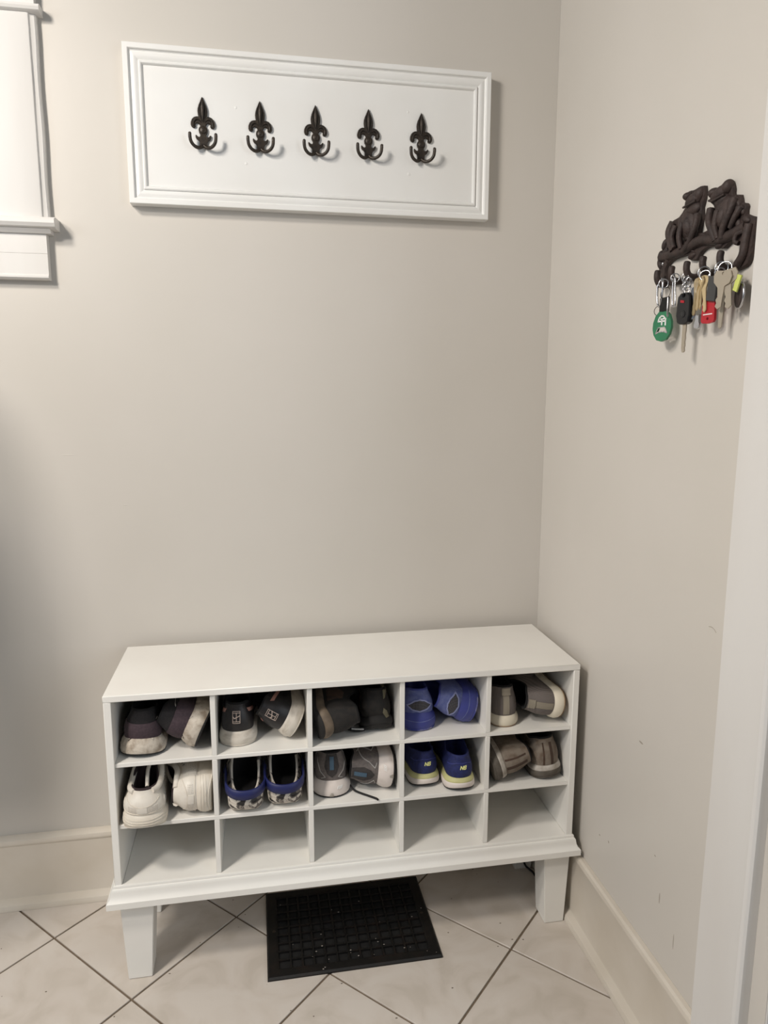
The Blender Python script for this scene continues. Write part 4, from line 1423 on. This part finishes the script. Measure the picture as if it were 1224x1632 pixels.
# 2,1 white leather sneakers
def b21(nm, lab, side):
    d = shoe(nm, lab, L=0.262, wh=0.083, wb=0.084, side=side, th=0.034, tt=0.027, hh=0.050, hs=0.043, ht=0.066, op=(0.05, 0.50, 0.064), flare=0.004, upper=SM['white_leather'], lining=SM['maroon_lining'], mid=SM['white_sole'], out=SM['white_sole'], out_t=0.003, tongue=SM['white_leather'], laces=SM['white_leather'], heel_lift=0.008, bulge=0.006)
    rt_ = d['root']
    for z in (0.014, 0.0195, 0.025):
        decal('sole_line', strokes2([(-0.044, z + 0.002), (-0.02, z), (0.02, z), (0.044, z + 0.002)], 0.0011), d['sole'], SM['white_sole'], rt_, off=0.0010)
    decal('heel_seam', strokes2(arc(0, 0.073, 0.036, 0.020, 185, 355, 12), 0.0013), d['up'], SM['white_sole'], rt_, off=0.0011)
    decal('heel_seam', strokes2([(-0.042, 0.0385), (0, 0.0375), (0.042, 0.0385)], 0.0016), d['up'], SM['white_sole'], rt_, off=0.0012)
    decal('heel_tab', [[(-0.0095, 0.040), (0.0095, 0.040), (0.0095, 0.0525), (-0.0095, 0.0525)]], d['up'], SM['white_leather'], rt_, off=0.0012)
    perf = []
    for i in range(6):
        for j in range(4):
            for s in (-1, 1):
                perf.append(circ(s * (0.0135 + 0.0031 * i), 0.0415 + 0.0031 * j + 0.0003 * i, 0.0006, 5))
    decal('perforations', perf, d['up'], M['scuff'], rt_, off=0.0008)
    for v in 'LR':
        decal('side_panel', [[(0.028, 0.036), (0.060, 0.036), (0.110, 0.036), (0.112, 0.055), (0.085, 0.062), (0.060, 0.055), (0.040, 0.058), (0.030, 0.052)]], d['up'], SM['white_leather'], rt_, view=v, off=0.0013)
        dots = []
        for i in range(12):
            for j in range(5):
                if (i * 7 + j * 3) % 5:
                    dots.append(circ(0.046 + 0.0045 * i, 0.0395 + 0.0033 * j, 0.0007, 5))
        decal('perforations', dots, d['up'], M['scuff'], rt_, view=v, off=0.0018)
        decal('eyelets', [circ(0.083 + 0.009 * i, 0.0655 + 0.003 * (i % 2), 0.0020, 8) for i in range(4)], d['up'], M['steel'], rt_, view=v, off=0.0016)
    # padded collar roll
    cp = []
    for k in range(25):
        a = R(-60 + 300 * k / 24 - 90 - 90 + 60)
    gl = []
    for s in (-1, 1):
        gl.append(tube_geo(spline([(s * 0.018, 0.020, 0.079), (s * 0.029, 0.040, 0.078), (s * 0.031, 0.075, 0.079), (s * 0.027, 0.110, 0.092), (s * 0.020, 0.130, 0.102)], 5), 0.0065, 8))
    mesh('padded_collar', *merge(*gl), SM['white_leather'], rt_, smooth=60)
    mesh('lace_end', *tube_geo(spline([(0.004, 0.050, 0.072), (0.002, 0.085, 0.094), (0.010, 0.118, 0.106), (0.014, 0.135, 0.108)], 5), 0.0042, 8), SM['white_leather'], rt_, smooth=60)
    return d


pair(b21, 0, S2, (('sneaker', 'white leather sneaker standing upright with its heel over the shelf edge', -1), ('sneaker', 'white leather sneaker lying on its side with perforated panel', 1)),
     dict(x=-1.0175, heel=-0.361, yaw=0, c=0), dict(xmax=DV[0] - DT / 2 - 0.001, heel=-0.336, roll=-88, yaw=2))


# 2,2 camouflage clogs
def clog(nm, lab, side):
    root = empty(nm)
    tag(root, lab, 'clog')
    L, wh, wb, th = 0.250, 0.074, 0.080, 0.026
    ft = Foot(L, wh, wb, side)
    zb = lambda q: 0.012 * max(0, (q - 0.66) / 0.34) ** 2 + 0.010 * max(0, (0.12 - q) / 0.12) ** 1.4
    rr = []
    for i in range(7):
        t = i / 6
        rr.append([Vector((*(ft.pts[k] + ft.nor[k] * (-0.007 + 0.009 * math.sin(math.pi / 2 * min(1, t * 1.6)))), lerp(zb(ft.q(k)), th + 0.004 * ft.q(k), t))) for k in range(NU)])
    g1 = rings_geo(rr, True, False)

    def opn(k):
        q = ft.q(k)
        y = lerp(0.010, 0.52 * L, q)
        x = math.copysign(abs(math.sin(2 * math.pi * k / NU)) ** 0.62, math.sin(2 * math.pi * k / NU)) * lerp(0.030, 0.031, q)
        return Vector((x, y))
    rimz = lambda k: interp([(0, 0.048), (0.08, 0.048), (0.35, 0.054), (0.62, 0.078), (0.85, 0.100), (1, 0.107)], ft.q(k))
    r2 = [rr[-1]]
    for i in range(1, 9):
        t = i / 8
        ring_ = []
        for k in range(NU):
            q = ft.q(k)
            p = (ft.pts[k] + ft.nor[k] * 0.002).lerp(opn(k), t ** lerp(2.0, 0.95, q)) + ft.nor[k] * 0.003 * math.sin(math.pi * t)
            ring_.append(Vector((p.x, p.y, lerp(th + 0.004 * q, rimz(k), t ** lerp(1, 0.6, q)))))
        r2.append(ring_)
    g2 = rings_geo(r2)
    body = mesh('body', *merge(g1, g2), SM['camo'], root, smooth=True)
    top = r2[-1]
    mesh('rim', *tube_geo(top, 0.0030, 8, True), SM['camo'], root, smooth=True)
    c = Vector((0, 0.065))
    sh = lambda p, f: Vector((p.x * f, lerp(c.y, p.y, f)))
    lr = [[Vector((*sh(p, 0.985), p.z)) for p in top], [Vector((*sh(p, 0.94), p.z - 0.006)) for p in top], [Vector((*sh(p, 0.90), min(p.z - 0.012, 0.03))) for p in top]]
    mesh('footbed', *rings_geo(lr, False, True), SM['dark_lining'], root, smooth=True)
    # strap round the heel
    sp = []
    for k in range(33):
        a = math.pi * (0.5 - 0.5 * math.cos(math.pi * k / 32))
        x = -math.cos(a) * 0.0430
        y = 0.098 - 0.107 * math.sin(a) ** 0.3
        sp.append((x, y, 0.0535 + 0.006 * (abs(math.cos(a))) ** 2))
    sv, sf = [], []
    for k, (x, y, z) in enumerate(sp):
        d = Vector((x, y - 0.06)).normalized()
        for oo, dz in ((0.0, -0.0115), (0.0032, -0.010), (0.0040, 0), (0.0032, 0.010), (0.0, 0.0115), (-0.002, 0)):
            sv.append((x + d.x * oo, y + d.y * oo, z + dz))
    for k in range(32):
        for j in range(6):
            l = (j + 1) % 6
            sf.append([k * 6 + j, k * 6 + l, k * 6 + 6 + l, k * 6 + 6 + j])
    sf += [list(range(6)), [32 * 6 + j for j in range(6)]]
    mesh('heel_strap', sv, sf, SM['navy_strap'], root, smooth=True)
    for s in (-1, 1):
        mesh('rivet', *ellipsoid_geo((s * 0.0470, 0.094, 0.0595), (0.0025, 0.007, 0.007), 12, 8), SM['navy_strap'], root, smooth=True)
    bv = bvh_of(g1, g2)
    word = []
    # raised wordmark and frame on the heel: c r o c s
    x = -0.0130
    z = 0.0215
    hh_, ww = 0.0022, 0.0040
    word += strokes2([(x + ww, z + hh_), (x, z + hh_), (x, z - hh_), (x + ww, z - hh_)], 0.0009)
    x += 0.0058
    word += strokes2([(x, z - hh_), (x, z + hh_), (x + ww * 0.7, z + hh_)], 0.0009)
    x += 0.0048
    word += strokes2([(x, z - hh_), (x + ww, z - hh_), (x + ww, z + hh_), (x, z + hh_), (x, z - hh_)], 0.0009)
    x += 0.0058
    word += strokes2([(x + ww, z + hh_), (x, z + hh_), (x, z - hh_), (x + ww, z - hh_)], 0.0009)
    x += 0.0058
    word += strokes2([(x + ww, z + hh_), (x, z + hh_), (x, z), (x + ww, z), (x + ww, z - hh_), (x, z - hh_)], 0.0009)
    decal('wordmark', word, bv, M['scuff'], root, off=0.0007, edge=0.004)
    decal('heel_ridge', strokes2([(-0.022, 0.030), (-0.008, 0.0285), (0.008, 0.0285), (0.022, 0.030)], 0.0014), bv, SM['camo'], root, off=0.0014)
    # vent holes on the toe
    hv = []
    for i in range(3):
        for j in range(-1, 2):
            xx, yy = j * 0.020 + side * 0.004, (0.62 + 0.10 * i) * L
            h = bv.ray_cast(Vector((xx, yy, 0.3)), Vector((0, 0, -1)))
            if h[0]:
                hv.append(ellipsoid_geo(h[0], (0.005, 0.006, 0.0012), 10, 6))
    mesh('vent_holes', *merge(*hv), SM['dark_lining'], root, smooth=True)
    return dict(root=root)


pair(clog, 1, S2, (('clog', 'grey camouflage foam clog with navy strap, standing beside the white sneakers', -1), ('clog', 'grey camouflage foam clog with navy strap, standing next to the grey runners', 1)),
     dict(x=-0.8035, heel=-0.349, yaw=1, c=1), dict(x=-0.7165, heel=-0.339, yaw=0, c=1))


# 2,3 grey running shoes with white foam
def b23(nm, lab, side):
    d = shoe(nm, lab, L=0.25, wh=0.074, wb=0.078, side=side, th=0.036, tt=0.026, hh=0.064, hs=0.052, ht=0.062, flare=0.008, kick=0.003, upper=SM['grey_mesh'], lining=SM['dark_lining'], mid=SM['white_foam'], out=SM['rubber_black'], tongue=SM['grey_dark'], laces=SM['rubber_black'])
    rt_ = d['root']
    decal('heel_clip', [[(-0.011, 0.099), (0.011, 0.099), (0.0165, 0.072), (0.010, 0.056), (0, 0.0475), (-0.010, 0.056), (-0.0165, 0.072)]], d['up'], SM['grey_dark'], rt_, off=0.0012)
    decal('blue_tab', [[(-0.0045, 0.066), (0.0045, 0.066), (0.0045, 0.0935), (-0.0045, 0.0935)]], d['up'], SM['bluegrey'], rt_, off=0.0026)
    for s in (-1, 1):
        decal('silver_chevron', strokes2([(s * 0.032, 0.078), (s * 0.026, 0.060), (s * 0.015, 0.0475), (s * 0.024, 0.043)], 0.0014), d['up'], SM['reflect'], rt_, off=0.0010)
    for v in 'LR':
        decal('dark_side_panel', [[(0.050, 0.045), (0.120, 0.045), (0.110, 0.072), (0.075, 0.074)]], d['up'], SM['grey_dark'], rt_, view=v, off=0.0008)
        decal('silver_chevron', strokes2([(0.055, 0.082), (0.072, 0.072), (0.042, 0.051), (0.060, 0.042)], 0.0018), d['up'], SM['reflect'], rt_, view=v, off=0.0014)
    decal('sole_notch', [[(-0.006, 0.004), (0.004, 0.004), (0.002, 0.013), (-0.003, 0.013)]], d['sole'], SM['mud_white'], rt_, off=0.0012)
    decal('sole_lettering', [q for k in range(4) for q in strokes2([(0.012 + 0.003 * k, 0.021), (0.0142 + 0.003 * k, 0.027)], 0.0012)], d['sole'], M['white'], rt_, off=0.0010)
    return d


b = b23('running_shoe', 'grey mesh runner with white foam sole and upright blue tab', -1)
place(b['root'], S2, x=-0.6085, heel=-0.303, yaw=0, c=2)
b = b23('running_shoe', 'grey mesh runner lying on its side with a black lace trailing out', 1)
place(b['root'], S2, xmax=DV[2] - DT / 2 - 0.004, heel=-0.309, roll=-84, yaw=3)
ln = keep(tube('loose_lace', spline([(-0.566, -0.268, S2 + 0.0130), (-0.556, -0.284, S2 + 0.0060), (-0.541, -0.296, S2 + 0.0032), (-0.526, -0.309, S2 + 0.0030), (-0.510, -0.3235, S2 + 0.0030), (-0.507, -0.3285, S2 + 0.0022)], 5), 0.0024, SM['rubber_black'], None, 8, False, 1.0), b['root'])


# 2,4 navy runners
def b24(nm, lab, side):
    d = shoe(nm, lab, L=0.24, wh=0.063, wb=0.072, side=side, th=0.033, tt=0.022, hh=0.046, hs=0.040, ht=0.060, flare=0.006, kick=0.0, upper=SM['navy_mesh'], lining=SM['navy_mesh'], mid=SM['white_foam'], mid2=SM['lime_foam'], out=SM['rubber_black'], out_t=0.003, tongue=SM['navy_mesh'], laces=SM['navy_mesh'], heel_lift=0.008, lip=0.006, hcurve=0.004)
    rt_ = d['root']
    x, z, k = 0.0015 if side < 0 else 0.0035, 0.0575, 0.0030

    def sl(pts):
        return [(x + a * 0.0011 + (b * 0.0011) * 0.35, z + b * 0.0011) for a, b in pts]
    lines = strokes2(sl([(-6, -3), (-6, 3), (-1, -3), (-1, 3)]), 0.0019) + strokes2(sl([(1.5, -3), (1.5, 3), (5.2, 3), (5.6, 1.4), (4.6, 0.1), (1.5, 0.1)]), 0.0016) + strokes2(sl([(4.6, 0.1), (6, -1.4), (5.4, -3), (1.5, -3)]), 0.0016)
    decal('heel_lettering', lines, d['up'], SM['logo_lime'], rt_, off=0.0009, edge=0.003)
    decal('heel_seam', strokes2([(-0.030, 0.060), (-0.012, 0.067), (0.012, 0.067), (0.030, 0.060)], 0.0009), d['up'], SM['royal'], rt_, off=0.0007)
    return d


pair(b24, 3, S2, (('running_shoe', 'navy runner with lime and white sole, against the divider by the grey runners', -1), ('running_shoe', 'navy runner with lime and white sole, towards the muddy shoes', 1)),
     dict(x=-0.3860, heel=-0.299, yaw=4, c=3), dict(x=-0.3065, heel=-0.331, yaw=0, c=3))


# 2,5 muddy suede shoes
def b25(nm, lab, side):
    d = shoe(nm, lab, L=0.25, wh=0.070, wb=0.078, side=side, th=0.035, tt=0.024, hh=0.064, hs=0.050, ht=0.058, flare=0.005, kick=0.0, upper=SM['mud_suede'], lining=SM['dark_lining'], mid=SM['mud_sole'], mid2=SM['mud_white'], out=SM['mud_sole'], tongue=SM['mud_suede'], laces=SM['mud_suede'], heel_lift=0.006, lean=1.5)
    rt_ = d['root']
    decal('heel_tape', [[(0.0035, 0.037), (0.0105, 0.037), (0.0085, 0.090), (0.0025, 0.090)]], d['up'], SM['brown_tape'], rt_, off=0.0010)
    decal('heel_tape', [[(-0.016, 0.037), (-0.012, 0.037), (-0.010, 0.090), (-0.013, 0.090)]], d['up'], SM['hiker_brown'], rt_, off=0.0008)
    return d


b = b25('suede_shoe', 'muddy taupe suede shoe lying on its side against the divider', -1)
place(b['root'], S2, xmin=DV[3] + DT / 2 + 0.002, heel=-0.3235, roll=74, yaw=-5)
b = b25('suede_shoe', 'muddy taupe suede shoe standing upright beside the bench side panel', 1)
place(b['root'], S2, x=-0.0830, heel=-0.319, roll=-5, yaw=3, c=4)

# ------------------------------------------------------------------ unseen coat stand, added so that its coat shades the wall by the window
wood = mat('dark_stained_wood', srgb(70, 50, 36), 0.5, srgb(56, 40, 28), 30)
wool = mat('charcoal_wool', srgb(58, 58, 62), 0.95, srgb(66, 66, 70), 200, 0.4, 500)
CX, CY = -1.93, -0.42
std = empty('added_coat_stand', (CX, CY, 0))
tag(std, 'unseen dark wooden coat stand added to hold the shading coat by the window', 'coat stand')
tube('post', [(0, 0, 0.05), (0, 0, 0.9), (0, 0, 1.72)], [0.02, 0.018, 0.014], wood, std, 12)
mesh('finial', *ellipsoid_geo((0, 0, 1.735), (0.022, 0.022, 0.026), 12, 8), wood, std, smooth=True)
for k in range(3):
    a = R(90 + 120 * k)
    tube('foot', spline([(0, 0, 0.16), (0.12 * math.cos(a), 0.12 * math.sin(a), 0.11), (0.24 * math.cos(a), 0.24 * math.sin(a), 0.0145)], 5), 0.014, wood, std, 8)
    tube('peg', spline([(0, 0, 1.60), (0.05 * math.cos(a), 0.05 * math.sin(a), 1.60), (0.085 * math.cos(a), 0.085 * math.sin(a), 1.66)], 4), 0.009, wood, std, 8)
coat = empty('coat', (CX + 0.25, CY, 0))  # added shape, outlined to cast the shade at the wall's left end
tag(coat, 'unseen charcoal wool coat added to shade the wall by the window', 'coat')
rr = []
for z, rx, ry, ox in ((1.62, 0.04, 0.04, -0.02), (1.60, 0.065, 0.055, 0.0), (1.53, 0.10, 0.075, 0.0), (1.41, 0.128, 0.09, 0.0), (1.25, 0.155, 0.10, 0.0), (1.10, 0.180, 0.105, 0.0), (1.0, 0.195, 0.11, 0.0), (0.84, 0.195, 0.115, 0.0)):
    rr.append([Vector((ox + rx * math.cos(2 * math.pi * k / 48) * (1 + 0.035 * math.sin(k * 1.31 + z * 2)), ry * math.sin(2 * math.pi * k / 48) * (1 + 0.06 * math.sin(k * 1.7 + z)), z)) for k in range(48)])
mesh('shade_coat_body', *rings_geo(rr, True, True), wool, coat, smooth=True)
for s_ in (-1, 1):
    tube('sleeve', spline([(s_ * 0.07, -0.02, 1.53), (s_ * 0.10, -0.05, 1.38), (s_ * 0.13, -0.065, 1.15), (s_ * 0.14, -0.07, 0.95)], 5), 0.046, wool, coat, 12)
tube('collar', spline([(0.05, -0.05, 1.57), (0.0, -0.065, 1.60), (-0.05, -0.05, 1.58)], 4), 0.018, wool, coat, 8)
